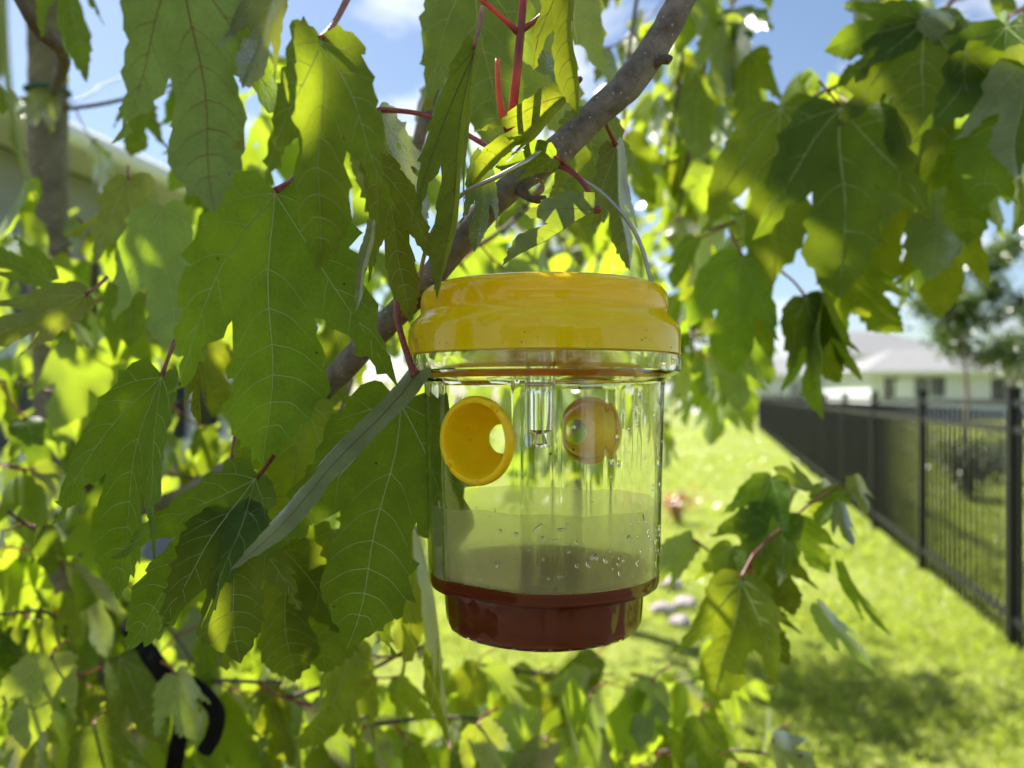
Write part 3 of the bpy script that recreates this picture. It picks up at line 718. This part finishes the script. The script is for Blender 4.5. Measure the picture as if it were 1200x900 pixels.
# twigs with opposite leaves ---------------------------------------
VAR = []
for k in range(18):
    r_ = random.Random(50 + k)
    VAR.append(leaf_meshes(200 + k, 1, w=r_.uniform(.66, 1.08), fold=(r_.uniform(-5, 34), r_.uniform(-5, 34)), curl=r_.uniform(-10, 60), cup=r_.uniform(-.2, .7), wave=r_.uniform(.015, .05), lobe=r_.uniform(.6, 1.2), twist=r_.uniform(-35, 35)))
def twig(pts, n, size, seed, tr=.002, near=None, mat='twig'):
    rnd = random.Random(seed)
    W = [at(*p) for p in pts]
    tube('twig', W, [tr * 1.5, tr, tr * .6], M[mat], ROOT, 6, 5)
    P = spline(W, 12)
    for i in range(n):
        t = (i // 2 + .6) / ((n + 1) // 2 + .1); j = min(int(t * (len(P) - 1)), len(P) - 2); p = P[j]; d = (P[j + 1] - P[j]).normalized()
        side = d.cross(Vector((0, 0, 1)));
        if side.length < .1: side = d.orthogonal()
        side.normalize(); side.rotate(Matrix.Rotation(rnd.uniform(-1, 1), 3, d)); side *= (1 if i % 2 else -1)
        s = size * rnd.uniform(.5, 1.25)
        pd = (d * .5 + side * .9 + Vector((0, 0, rnd.uniform(-.1, .4)))).normalized(); pl = s * rnd.uniform(.4, .8)
        b = p + pd * pl + Vector((0, 0, -.2 * pl))
        ld = (pd * rnd.uniform(.1, .6) + Vector((rnd.gauss(0, .25), rnd.gauss(0, .25), -1))).normalized()
        nrm = Vector((rnd.gauss(0, .5), rnd.choice((-1, -1, 1)) * rnd.uniform(.3, 1), rnd.uniform(.1, .9)))
        bl, ve = rnd.choice(VAR)
        mid_ = b + ld * s * .5; mx_, my_ = CX + mid_.x / mid_.y * F, HY - (mid_.z - CZ) / mid_.y * F
        if any(a_ < mx_ < c_ and b_ < my_ < e_ for a_, b_, c_, e_ in ((875, -60, 1015, 85), (405, -20, 545, 125))): continue
        put_leaf(frame(b, b + ld * s, rnd.uniform(-15, 15), nrm), bl, ve if b.y < 1.0 else None, [b, b - pd * pl * .5 + Vector((0, 0, .03 * pl)), p], pr=.0008)
TW = [ # left and lower left
    ([(78, 640, 1.05), (40, 560, .8), (-30, 540, .6)], 8, .07), ([(90, 700, 1.05), (60, 640, .7), (10, 600, .55)], 8, .07),
    ([(100, 760, 1.05), (60, 720, .75), (0, 720, .55)], 8, .07), ([(105, 800, 1.05), (90, 790, .75), (40, 800, .55)], 8, .07),
    ([(110, 860, 1.05), (160, 830, .8), (120, 840, .6)], 8, .07), ([(120, 700, 1.1), (180, 720, .8), (230, 780, .65)], 6, .065),
    ([(110, 820, 1.1), (220, 800, .75), (330, 800, .55)], 10, .065), ([(116, 860, 1.1), (300, 860, .8), (430, 840, .6)], 10, .065),
    ([(300, 830, .75), (420, 790, .62), (480, 760, .55)], 8, .06), ([(430, 850, .8), (520, 840, .8), (620, 850, .75)], 8, .06),
    ([(560, 780, 1.0), (640, 790, .95), (720, 790, .9)], 8, .07), ([(620, 860, 1.1), (720, 880, .9), (830, 878, .75), (940, 886, .62)], 12, .06),
    ([(740, 790, 1.1), (800, 800, 1.0), (850, 780, .95)], 6, .07),
    ([(66, 460, 1.08), (20, 450, .8), (-30, 440, .6)], 6, .06), ([(60, 380, 1.08), (120, 350, .8), (200, 360, .62)], 8, .065),
    ([(58, 300, 1.08), (110, 270, .8), (170, 230, .65)], 8, .065),
    ([(56, 130, 1.08), (130, 120, .8), (230, 90, .7)], 6, .06),
    ([(66, 520, 1.08), (140, 480, .9), (230, 470, .75)], 8, .065), ([(75, 600, 1.08), (160, 560, .9), (240, 560, .7)], 8, .065),
    # behind and above the branch
    ([(520, -80, .7), (560, 0, .62), (600, 60, .6)], 6, .07),
    ([(760, -80, .8), (740, 40, .75), (730, 140, .75)], 8, .07), ([(800, -60, .9), (800, 60, .85), (780, 200, .85)], 10, .07),
    ([(830, 60, 1.0), (800, 220, .95), (790, 330, .95)], 10, .075), ([(860, 200, .95), (820, 330, .9), (810, 430, .9)], 10, .075),
    ([(640, 210, .8), (600, 260, .7), (540, 300, .6)], 8, .07), ([(380, 260, .8), (420, 330, .7), (450, 400, .6)], 8, .07),
    ([(420, 420, .8), (400, 480, .6), (370, 520, .5)], 8, .065), ([(800, 380, 1.1), (820, 400, 1.0), (850, 400, 1.0)], 6, .06),
    ([(1150, -40, .8), (1060, 60, .72), (960, 110, .66), (880, 150, .66)], 10, .07), ([(1220, 60, .8), (1130, 120, .72), (1050, 150, .68)], 8, .075),
    ([(1240, 180, .9), (1150, 190, .8), (1060, 190, .74)], 8, .075), ([(940, 240, .8), (880, 255, .72), (830, 270, .66)], 4, .06),
    ([(900, -60, 1.0), (860, 0, .9), (840, 60, .85)], 6, .07), ([(1240, -20, .8), (1180, 20, .62), (1110, 30, .56)], 8, .07)]
for i, (p, n, s) in enumerate(TW): twig(p, max(4, int(n * .76)), s, 300 + i)
print('leaves', NLEAF)

# leaves of the crown behind and overhead, too many and too blurred to tell apart, with added shading leaves
def crown():
    rnd = random.Random(77)
    lows = [leaf_meshes(400 + k, 0, w=rnd.uniform(.8, 1), fold=(rnd.uniform(0, 25), rnd.uniform(0, 25)), curl=rnd.uniform(10, 40))[0] for k in range(6)]
    data = []
    for me in lows:
        co = np.zeros(len(me.vertices) * 3); me.vertices.foreach_get('co', co); data.append((co.reshape(-1, 3), [tuple(p.vertices) for p in me.polygons]))
    V = []; Fc = []; k0 = 0; cnt = 0
    def add(p, s, ld, nrm):
        nonlocal k0, cnt
        ey = ld.normalized(); n = (nrm - ey * nrm.dot(ey)).normalized(); ex = ey.cross(n)
        co, fc = rnd.choice(data); m = np.array([list(ex), list(ey), list(n)])
        V.append(co @ m * s + np.array(list(p - ROOT.location))); Fc.extend([tuple(q + k0 for q in f) for f in fc]); k0 += len(co); cnt += 1
    def rl():
        return Vector((rnd.gauss(0, .45), rnd.gauss(0, .45), -1)), Vector((rnd.gauss(0, .7), rnd.gauss(0, .7), rnd.uniform(.1, 1)))
    # masses seen in the picture: (px, py, depth, spread px, spread py, spread depth, count)
    for (px, py, d, sx, sy, sdp, n) in MASS:
        for i in range(n):
            dd = max(.72, d * .8 + rnd.gauss(0, sdp)); x = px + rnd.gauss(0, sx); y = py + rnd.gauss(0, sy)
            if any(a < x < c and b < y < e for a, b, c, e in OPEN): continue
            add(at(x, y, dd), rnd.uniform(.055, .10), *rl())
    # leaves added out of view on the sun side to shade the near leaves
    for (t0, c, n) in ((.85, Vector((-.13, .27, 1.29)), 460), (.8, Vector((.30, .58, 1.45)), 110), (.8, Vector((-.2, .5, 1.15)), 150)):
        for i in range(n):
            p = c + SUN * (t0 / SUN.z) + Vector((rnd.gauss(0, .20), rnd.gauss(0, .2), rnd.gauss(0, .16)))
            if p.y > .05 and HY - (p.z - CZ) / p.y * F > -80: continue
            add(p, rnd.uniform(.07, .1), *rl())
    # unseen leaves added over and behind the camera to dim the leaf fronts
    for i in range(50):
        add(Vector((rnd.uniform(-.95, .8), rnd.uniform(-1.0, .2), rnd.uniform(1.72, 2.5))), rnd.uniform(.07, .1), *rl())
    # overhead crown
    for i in range(650):
        a = rnd.uniform(0, 6.28); r = 1.25 * math.sqrt(rnd.random()); z = rnd.uniform(1.95, 3.6)
        r *= 1.1 - .45 * (z - 1.95) / 1.65
        p = Vector((TRUNKB.x + .15 + math.cos(a) * r, TRUNKB.y + math.sin(a) * r, z))
        if (p.y < .15 and p.z < 2.1) or p.y > 1.55: continue
        if p.y > .05:
            x = CX + p.x / p.y * F; y = HY - (p.z - CZ) / p.y * F
            if -60 < x < 1260 and y > -60: continue
        add(p, rnd.uniform(.06, .095), *rl())
    me = pymesh('foliage', np.concatenate(V).tolist(), Fc); me.materials.append(M['leaf_far'])
    print('crown leaves', cnt)
    return me
OPEN = [(400, -10, 548, 130), (880, -50, 1015, 80), (880, 300, 1070, 470), (900, 470, 1210, 910), (790, 480, 900, 600), (0, 20, 34, 100), (76, 50, 200, 200), (835, 195, 900, 290), (710, 130, 760, 240), (500, 565, 800, 775)]
MASS = [(60, 500, 1.6, 80, 150, .3, 130), (230, 640, 1.5, 110, 120, .3, 80), (250, 830, 1.6, 160, 60, .3, 140), (560, 830, 1.6, 120, 50, .3, 90), (760, 820, 1.7, 80, 50, .3, 60),
        (420, 330, 1.4, 90, 100, .2, 45), (640, 230, 1.3, 100, 90, .2, 50), (820, 300, 1.5, 50, 110, .2, 90), (820, 90, 1.5, 50, 80, .2, 50), (835, 420, 1.6, 30, 40, .2, 16), (1080, 130, 1.2, 90, 70, .2, 60),
        (130, 270, 1.5, 110, 70, .25, 50), (300, 150, 1.3, 80, 90, .2, 26), (450, 170, 1.5, 40, 40, .2, 12), (40, 780, 1.3, 50, 90, .2, 70), (400, 560, 1.4, 80, 100, .2, 45), (640, 480, 1.7, 110, 50, .2, 45)]
fo = new_obj('foliage', crown(), M['leaf_far'], ROOT); fo['kind'] = 'stuff'; fo['label'] = 'blurred mass of leaves behind and overhead, with unseen leaves added for shade'

# ------------------------------------------------------------------ ties and straps on the trunk
M['tie'] = noisy('green_tie', (0.006, 0.09, 0.065), (0.01, 0.12, 0.09), 30, 0.5)
te = empty('trunk_tie', at(56, 107, 1.09)); tag(te, 'dark green plastic tie around the grey trunk', 'tree tie')
tv, tf = tube_data([Vector((.0275 * math.cos(a), .0275 * math.sin(a), 0.002 * math.sin(a))) for a in [k * math.pi / 14 for k in range(29)]], .0032, 8)
new_obj('band', pymesh('band', tv, tf), M['tie'], te)
o_ = at(56, 107, 1.09)
tv, tf = tube_data([p - o_ for p in spline([at(76, 124, 1.08), at(110, 108, 1.15), at(144, 90, 1.25), at(330, 20, 1.6)], 6)], .0013, 6)
new_obj('cord', pymesh('cord', tv, tf), M['tie'], te)
M['strap'] = noisy('black_rubber', (0.008, 0.008, 0.009), (0.015, 0.015, 0.016), 40, 0.9, Specular_IOR_Level=.05)
def strap(pts, w, label):
    P = spline([at(*p) for p in pts], 8); o0 = P[-1].copy(); v, f = tube_data([p - o0 for p in P], w, 10)
    tag(new_obj('black_hose', pymesh('black_hose', v, f), M['strap'], None, o0), label, 'hose', 'black hoses low in the leaves')
strap([(150, 735, .66), (168, 757, .62), (192, 790, .60), (207, 815, .63), (213, 846, .63), (207, 880, .63), (198, 940, .63)], .0068, 'thick black hose bending down through the lower left leaves')
strap([(222, 800, .62), (238, 812, .61), (254, 836, .60), (250, 862, .60), (240, 880, .60)], .0062, 'short black hose loop right of the longer hose')

# ------------------------------------------------------------------ wasp trap
D = .32; AX = (637 - CX) / F * D
trap = empty('wasp_trap', (AX, D, CZ - .0948)); Z0 = .0948      # local z = eye-level z + Z0
tag(trap, 'clear plastic wasp trap with yellow lid hanging by wire from the branch', 'wasp trap')
def plastic(name, col, sss, rad, rough):
    m, t, p = principled(name, col, rough, Subsurface_Weight=sss, Subsurface_Scale=1.0, Specular_IOR_Level=.36, IOR=1.5)
    p.inputs['Subsurface Radius'].default_value = rad
    co = t.nodes.new('ShaderNodeTexCoord'); n = N(t, 'ShaderNodeTexNoise', Scale=60.0, Detail=4.0); t.links.new(co.outputs['Object'], n.inputs['Vector'])
    mr = N(t, 'ShaderNodeMapRange'); mr.inputs[3].default_value = rough * .7; mr.inputs[4].default_value = rough * 1.6
    t.links.new(n.outputs['Fac'], mr.inputs[0]); t.links.new(mr.outputs[0], p.inputs['Roughness'])
    n3 = N(t, 'ShaderNodeTexNoise', Scale=35.0, Detail=2.0); t.links.new(co.outputs['Object'], n3.inputs['Vector'])
    b = N(t, 'ShaderNodeBump', Strength=.12, Distance=.002); t.links.new(n3.outputs['Fac'], b.inputs['Height']); t.links.new(b.outputs[0], p.inputs['Normal'])
    return m
M['yellow'] = plastic('yellow_plastic', (1.0, 0.585, 0.004), .75, (.005, .003, .0005), .10)
M['yellow2'] = plastic('yellow_funnel_plastic', (1.0, 0.60, 0.005), .85, (.004, .0028, .0005), .22)
M['clear'], t_, p_ = principled('clear_plastic', (0.97, 0.98, 0.96), 0.0, Transmission_Weight=1.0, IOR=1.49)
M['wire'] = noisy('steel_wire', (0.32, 0.32, 0.325), (0.44, 0.44, 0.44), 80, 0.35, Metallic=1.0)
M['water'], t_, p_ = principled('water_drop', (0.98, 0.98, 0.97), 0.0, Transmission_Weight=1.0, IOR=1.33)
M['liquid'], t_, p_ = principled('brown_bait', (0.235, 0.050, 0.009), 0.16, Subsurface_Weight=.5)
p_.inputs['Subsurface Radius'].default_value = (.016, .004, .001); p_.inputs['Specular IOR Level'].default_value = .05
mf, tf_, of_ = newmat('residue_film')
dd_ = N(tf_, 'ShaderNodeBsdfTranslucent', Color=(.96, .96, .80, 1)); d2_ = N(tf_, 'ShaderNodeBsdfDiffuse', Color=(.78, .78, .60, 1))
a_ = N(tf_, 'ShaderNodeMixShader'); a_.inputs[0].default_value = .12; tf_.links.new(dd_.outputs[0], a_.inputs[1]); tf_.links.new(d2_.outputs[0], a_.inputs[2])
rf_ = N(tf_, 'ShaderNodeBsdfRefraction', Color=(.99, .98, .90, 1), Roughness=.85, IOR=1.08)
a2_ = N(tf_, 'ShaderNodeMixShader'); a2_.inputs[0].default_value = .52; tf_.links.new(a_.outputs[0], a2_.inputs[1]); tf_.links.new(rf_.outputs[0], a2_.inputs[2]); a_ = a2_
tr_ = N(tf_, 'ShaderNodeBsdfTransparent'); m2_ = N(tf_, 'ShaderNodeMixShader')
co_ = N(tf_, 'ShaderNodeTexCoord'); n_ = N(tf_, 'ShaderNodeTexNoise', Scale=90.0, Detail=6.0); tf_.links.new(co_.outputs['Object'], n_.inputs['Vector'])
mr_ = N(tf_, 'ShaderNodeMapRange'); mr_.inputs[3].default_value = .6; mr_.inputs[4].default_value = 1.25; tf_.links.new(n_.outputs['Fac'], mr_.inputs[0])
sx_ = N(tf_, 'ShaderNodeSeparateXYZ'); tf_.links.new(co_.outputs['Object'], sx_.inputs[0])
zr_ = N(tf_, 'ShaderNodeMapRange'); zr_.inputs[1].default_value = .0235; zr_.inputs[2].default_value = .052; zr_.inputs[3].default_value = 1.15; zr_.inputs[4].default_value = .60
tf_.links.new(sx_.outputs['Z'], zr_.inputs[0]); mm_ = N(tf_, 'ShaderNodeMath', operation='MULTIPLY'); tf_.links.new(mr_.outputs[0], mm_.inputs[0]); tf_.links.new(zr_.outputs[0], mm_.inputs[1]); mr_ = mm_
tf_.links.new(mr_.outputs[0], m2_.inputs[0]); tf_.links.new(tr_.outputs[0], m2_.inputs[1]); tf_.links.new(a_.outputs[0], m2_.inputs[2]); tf_.links.new(m2_.outputs[0], of_.inputs[0])
M['film'] = mf

# lid: stepped shell
lidp = [(.0002, .0442), (.030, .0445), (.0460, .0441), (.0486, .0430), (.0501, .0410), (.0507, .0380), (.0507, .0350), (.0505, .0336), (.0512, .0320), (.0528, .0304), (.0547, .0286), (.0555, .0262), (.0557, .0230), (.0557, .0166),
        (.0551, .0163), (.0545, .0168), (.0543, .0250), (.0530, .0285), (.0490, .0305), (.0485, .0345), (.0480, .0385), (.0450, .0406), (.030, .0412), (.0002, .0412)]
me = weld(lathe('lid', [(r, z + Z0) for r, z in lidp], 128), 1e-5, R(50)); lid = new_obj('lid', me, M['yellow'], trap)
# jar: outer round wall with two flat panels, clear
PA = [R(-90 - 34), R(-90 + 149)]        # world angles of the panels (camera is at -90 deg)
HW = R(21)
def panel(theta, r, z):
    if not (-.0765 + Z0 < z < .0048 + Z0): return r
    for a in PA:
        q = (theta - a + math.pi) % (2 * math.pi) - math.pi
        if abs(q) < HW:
            return r * math.cos(HW) / math.cos(q) * (1.0)
    return r
def ribs(theta, r, z):
    r2 = panel(theta, r, z)
    if -.07 + Z0 < z < .002 + Z0 and r > .043:
        for a in (R(-90 + 27), R(-90 + 44), R(-90 + 78), R(-90 - 80), R(-90 + 3), R(60), R(100), R(140), R(175)):
            q = (theta - a + math.pi) % (2 * math.pi) - math.pi
            if abs(q) < .03: r2 -= .00022 * (1 - abs(q) / .03)
    if z < -.0775 + Z0 and r > .037: r2 += .00035 * math.sin(theta * 30)
    return r2
outer = [(.0535, .0290), (.0538, .0200), (.0538, .0162), (.0556, .0158), (.0558, .0120), (.0552, .0095), (.0528, .0082), (.0505, .0070), (.0494, .0056), (.0491, .0040), (.0486, -.020), (.0480, -.045), (.0475, -.066), (.0473, -.0735), (.0466, -.0756), (.0440, -.0762), (.0414, -.0770),
         (.0407, -.0785), (.0403, -.0850), (.0398, -.0905), (.0388, -.0930), (.0360, -.0942), (.0200, -.0936), (.0002, -.0934)]
inner = [(.0002, -.0916), (.0200, -.0918), (.0355, -.0922), (.0375, -.0905), (.0384, -.0850), (.0388, -.0785), (.0396, -.0752), (.0440, -.0742), (.0450, -.0735), (.0456, -.066), (.0461, -.045), (.0467, -.020), (.0472, .0040), (.0475, .0062), (.0500, .0085), (.0515, .0105), (.0520, .0150), (.0520, .0290)]
seg = 240
def jar_r(theta, r, z): return panel(theta, r, z)
vo = lathe('a', [(r, z + Z0) for r, z in outer], seg, lambda a, r, z: panel(a, r, z) + (.00022 * math.sin(24 * a) if z < -.0775 + Z0 and r > .038 else 0)); vi = lathe('b', [(r, z + Z0) for r, z in inner], seg, ribs)
co = [tuple(v.co) for v in vo.vertices] + [tuple(v.co) for v in vi.vertices]; k = len(vo.vertices)
fc = [tuple(p.vertices) for p in vo.polygons] + [tuple(q + k for q in p.vertices) for p in vi.polygons]
li = k + (len(inner) - 1) * seg
fc += [(li + q, li + (q + 1) % seg, (q + 1) % seg, q) for q in range(seg)]
jar_me = weld(pymesh('jar', co, fc), 4e-6)
jar = new_obj('jar', jar_me, M['clear'], trap)
# funnels in the flat panels; the jar wall is cut open for them
FZ = [-.0163 + Z0, -.0155 + Z0]
def funnel(a, z, r0):
    n = Vector((math.cos(a), math.sin(a), 0)); rp = .0484 * math.cos(HW)
    prof = [(.0162, -.0002), (.0164, .0010), (.0160, .0022), (.0150, .0028), (.0138, .0027), (.0130, .0018), (.0122, -.0020), (.0105, -.0085), (.0078, -.0150), (.0060, -.0182), (.0054, -.0186), (.0050, -.0180), (.0052, -.0172)]
    prof = [(.0162, -.0002), (.0164, .0012), (.0159, .0024), (.0149, .0029), (.0139, .0026), (.0133, .0014), (.0124, -.0035), (.0106, -.0095), (.0080, -.0150), (.0060, -.0178), (.0056, -.0186),
            (.0062, -.0190), (.0070, -.0184), (.0092, -.0155), (.0118, -.0098), (.0137, -.0035), (.0139, -.0002)]
    prof = [(r_q, z_q * .82 if z_q < -.001 else z_q) for r_q, z_q in prof]
    me = lathe('entry_funnel', prof, 72, None, True)
    for v in me.vertices:                         # two notches in the rim
        a2 = math.atan2(v.co.y, v.co.x)
        for q in (R(-140), R(52)):
            if abs((a2 - q + math.pi) % (2 * math.pi) - math.pi) < .06 and v.co.z > .0011: v.co.z = .0011
    me = weld(me, 1e-6, R(45))
    z_ax = n; x_ax = Vector((0, 0, 1)).cross(n); y_ax = Vector((0, 0, 1)); ctr = n * (rp + .0006) + Vector((0, 0, z))
    m = Matrix(((x_ax.x, y_ax.x, z_ax.x, ctr.x), (x_ax.y, y_ax.y, z_ax.y, ctr.y), (x_ax.z, y_ax.z, z_ax.z, ctr.z), (0, 0, 0, 1)))
    o = new_obj('entry_funnel', me, M['yellow2'], trap); o.matrix_local = m
    # hole
    cm = lathe('cut', [(.0144, -.008), (.0144, .008)], 64); bm = bmesh.new(); bm.from_mesh(cm); bmesh.ops.holes_fill(bm, edges=bm.edges); bmesh.ops.recalc_face_normals(bm, faces=bm.faces); bm.to_mesh(cm); bm.free()
    c = new_obj('cutter', cm, None, trap); c.matrix_local = m
    md = jar.modifiers.new('hole', 'BOOLEAN'); md.operation = 'DIFFERENCE'; md.object = c; md.solver = 'EXACT'
    return o, c
f1, c1 = funnel(PA[0], FZ[0], .016); f2, c2 = funnel(PA[1], FZ[1], .016)
f1['label'] = 'front yellow entry funnel opening towards the camera'; f2['label'] = 'rear yellow entry funnel seen through the jar'
bpy.context.view_layer.update()
dg = bpy.context.evaluated_depsgraph_get()
cut = bpy.data.meshes.new_from_object(jar.evaluated_get(dg)); jar.modifiers.clear()
print('jar verts', len(jar.data.vertices), len(cut.vertices))
if len(cut.vertices) > 1000: jar.data = weld(cut, 1e-6, R(24))
for c in (c1, c2): bpy.data.objects.remove(c, do_unlink=True)
if len(jar.data.materials) == 0: jar.data.materials.append(M['clear'])
# centre tube
cp = [(.0064, .0160), (.0062, -.0190), (.0058, -.0206), (.0002, -.0206), (.0002, -.0196), (.0022, -.0190), (.0012, -.0150), (.0046, -.0135), (.0049, .0160)]
ct = new_obj('centre_tube', weld(lathe('centre_tube', [(r, z + Z0) for r, z in cp], 40, None, True), 1e-6, R(35)), M['clear'], trap); ct.location = (-.0016, -.004, 0)
# liquid
lp = [(.0002, -.0921), (.0350, -.0925), (.0380, -.0907), (.0391, -.0850), (.0395, -.0785), (.0401, -.0756), (.0440, -.0748), (.0455, -.0737), (.0459, -.0704), (.0452, -.0712), (.0435, -.0716), (.0002, -.0716)]
def liqr(theta, r, z): return panel(theta, r, z) - .00005 if r > .0394 else r
lq = new_obj('bait_liquid', weld(lathe('bait_liquid', [(r, z + Z0) for r, z in lp], 160, liqr), 1e-6, R(60)), M['liquid'], trap)
# residue film left by the old water line on the inside of the wall
fp = [(.0454, -.0700), (.0457, -.060), (.0459, -.050), (.04603, -.0425)]
fm_ = new_obj('residue_film', lathe('residue_film', [(r - .00015, z + Z0) for r, z in fp], 160, lambda a, r, z: ribs(a, r, z) + (.0 if z < -.043 + Z0 else 0)), M['film'], trap)
for v in fm_.data.vertices:
    if v.co.z > -.043 + Z0: v.co.z += .0006 * math.sin(math.atan2(v.co.y, v.co.x) * 3 + 1) + .0003 * math.sin(math.atan2(v.co.y, v.co.x) * 11)
# water drops on the wall
def drops():
    rnd = random.Random(4); bm = bmesh.new()
    for i in range(190):
        a = R(-90 + rnd.uniform(-80, 80)); z = rnd.uniform(-.066, .002)
        if rnd.random() < .45: a = R(-90 + rnd.uniform(25, 70))
        if rnd.random() < .3: z = rnd.uniform(-.068, -.05)
        r0 = float(np.interp(z, [-.0735, -.066, -.045, -.02, .004], [.0473, .0475, .0480, .0486, .0491]))
        r = panel(a % (2 * math.pi), r0, z + Z0); s = .00022 * math.exp(rnd.gauss(.35, .55))
        if i > 172: a = R(-90 + rnd.uniform(-40, 55)); z = rnd.uniform(-.064, -.045); r = panel(a % (2 * math.pi), .0477, z + Z0); s = rnd.uniform(.0007, .0012)
        if any(abs((a - q + math.pi) % (2 * math.pi) - math.pi) < .36 and abs(z + .016) < .019 for q in PA[:1]): continue
        n = Vector((math.cos(a), math.sin(a), 0)); ctr = n * (r + s * .42) + Vector((0, 0, z + Z0))
        st = rnd.uniform(1, 2.0); x_ = Vector((0, 0, 1)).cross(n); y_ = Vector((0, 0, 1)); ro = rnd.gauss(0, .25)
        if i > 172: st = rnd.uniform(.8, 1.4)
        if i > 180: st = rnd.uniform(2.2, 4.0); s *= .55; ro = rnd.uniform(-1.6, 1.6)
        xr = x_ * math.cos(ro) + y_ * math.sin(ro); yr = y_ * math.cos(ro) - x_ * math.sin(ro)
        m = Matrix(((xr.x * s, yr.x * s * st, n.x * s * .4, ctr.x), (xr.y * s, yr.y * s * st, n.y * s * .4, ctr.y), (xr.z * s, yr.z * s * st, 0, ctr.z), (0, 0, 0, 1)))
        bmesh.ops.create_icosphere(bm, subdivisions=2, radius=1.0, matrix=m)
    bmesh.ops.recalc_face_normals(bm, faces=bm.faces)
    me = bpy.data.meshes.new('water_drops'); bm.to_mesh(me); bm.free(); me.polygons.foreach_set('use_smooth', [True] * len(me.polygons)); return me
wd = new_obj('water_drops', drops(), M['water'], trap); wd['kind'] = 'stuff'
# dark specks: drowned insects and dirt
M['dirt'] = noisy('dark_speck', (.03, .015, .008), (.08, .04, .02), 400, .6)
def specks():
    rnd = random.Random(8); bm = bmesh.new()
    for i in range(26):
        a = R(-90 + rnd.uniform(-70, 70)); z = rnd.uniform(-.07, .0); r = panel(a % (2 * math.pi), .0462, z + Z0) - .0008; s = rnd.uniform(.00012, .0004)
        m = Matrix.Translation((r * math.cos(a), r * math.sin(a), z + Z0)) @ Matrix.Rotation(rnd.uniform(0, 3), 4, 'Z') @ Matrix.Diagonal((s * 1.6, s, s, 1))
        bmesh.ops.create_icosphere(bm, subdivisions=1, radius=1.0, matrix=m)
    for i in range(16):
        a = R(-90 + rnd.uniform(-75, 75)); m = Matrix.Translation((.0557 * math.cos(a), .0557 * math.sin(a), rnd.uniform(.018, .0235) + Z0)) @ Matrix.Scale(rnd.uniform(.00012, .0003), 4)
        bmesh.ops.create_icosphere(bm, subdivisions=1, radius=1.0, matrix=m)
    me = bpy.data.meshes.new('specks'); bm.to_mesh(me); bm.free(); return me
sp_ = new_obj('dirt_specks', specks(), M['dirt'], trap); sp_['kind'] = 'stuff'
# wire bail over the branch
o0 = trap.location
wp = [at(487, 352, .318), at(490, 338, .314), at(497, 300, .306), at(511, 264, .292), at(540, 229, .285), at(585, 206, .284), at(618, 188, .287), at(632, 177, .297), at(643, 170, .318), at(651, 174, .3265), at(657, 188, .327),
      at(672, 203, .324), at(705, 226, .322), at(735, 258, .32), at(752, 290, .319), at(762, 326, .318), at(768, 338, .317)]
v, f = tube_data([p - o0 for p in spline(wp, 8)], .00085, 10)
new_obj('wire_handle', pymesh('wire_handle', v, f), M['wire'], trap)
v, f = tube_data([p - o0 for p in spline([at(487, 352, .318), at(484, 356, .319), at(484, 362, .32)], 5)], .0016, 10)
new_obj('wire_hook', pymesh('wire_hook', v, f), M['wire'], trap)
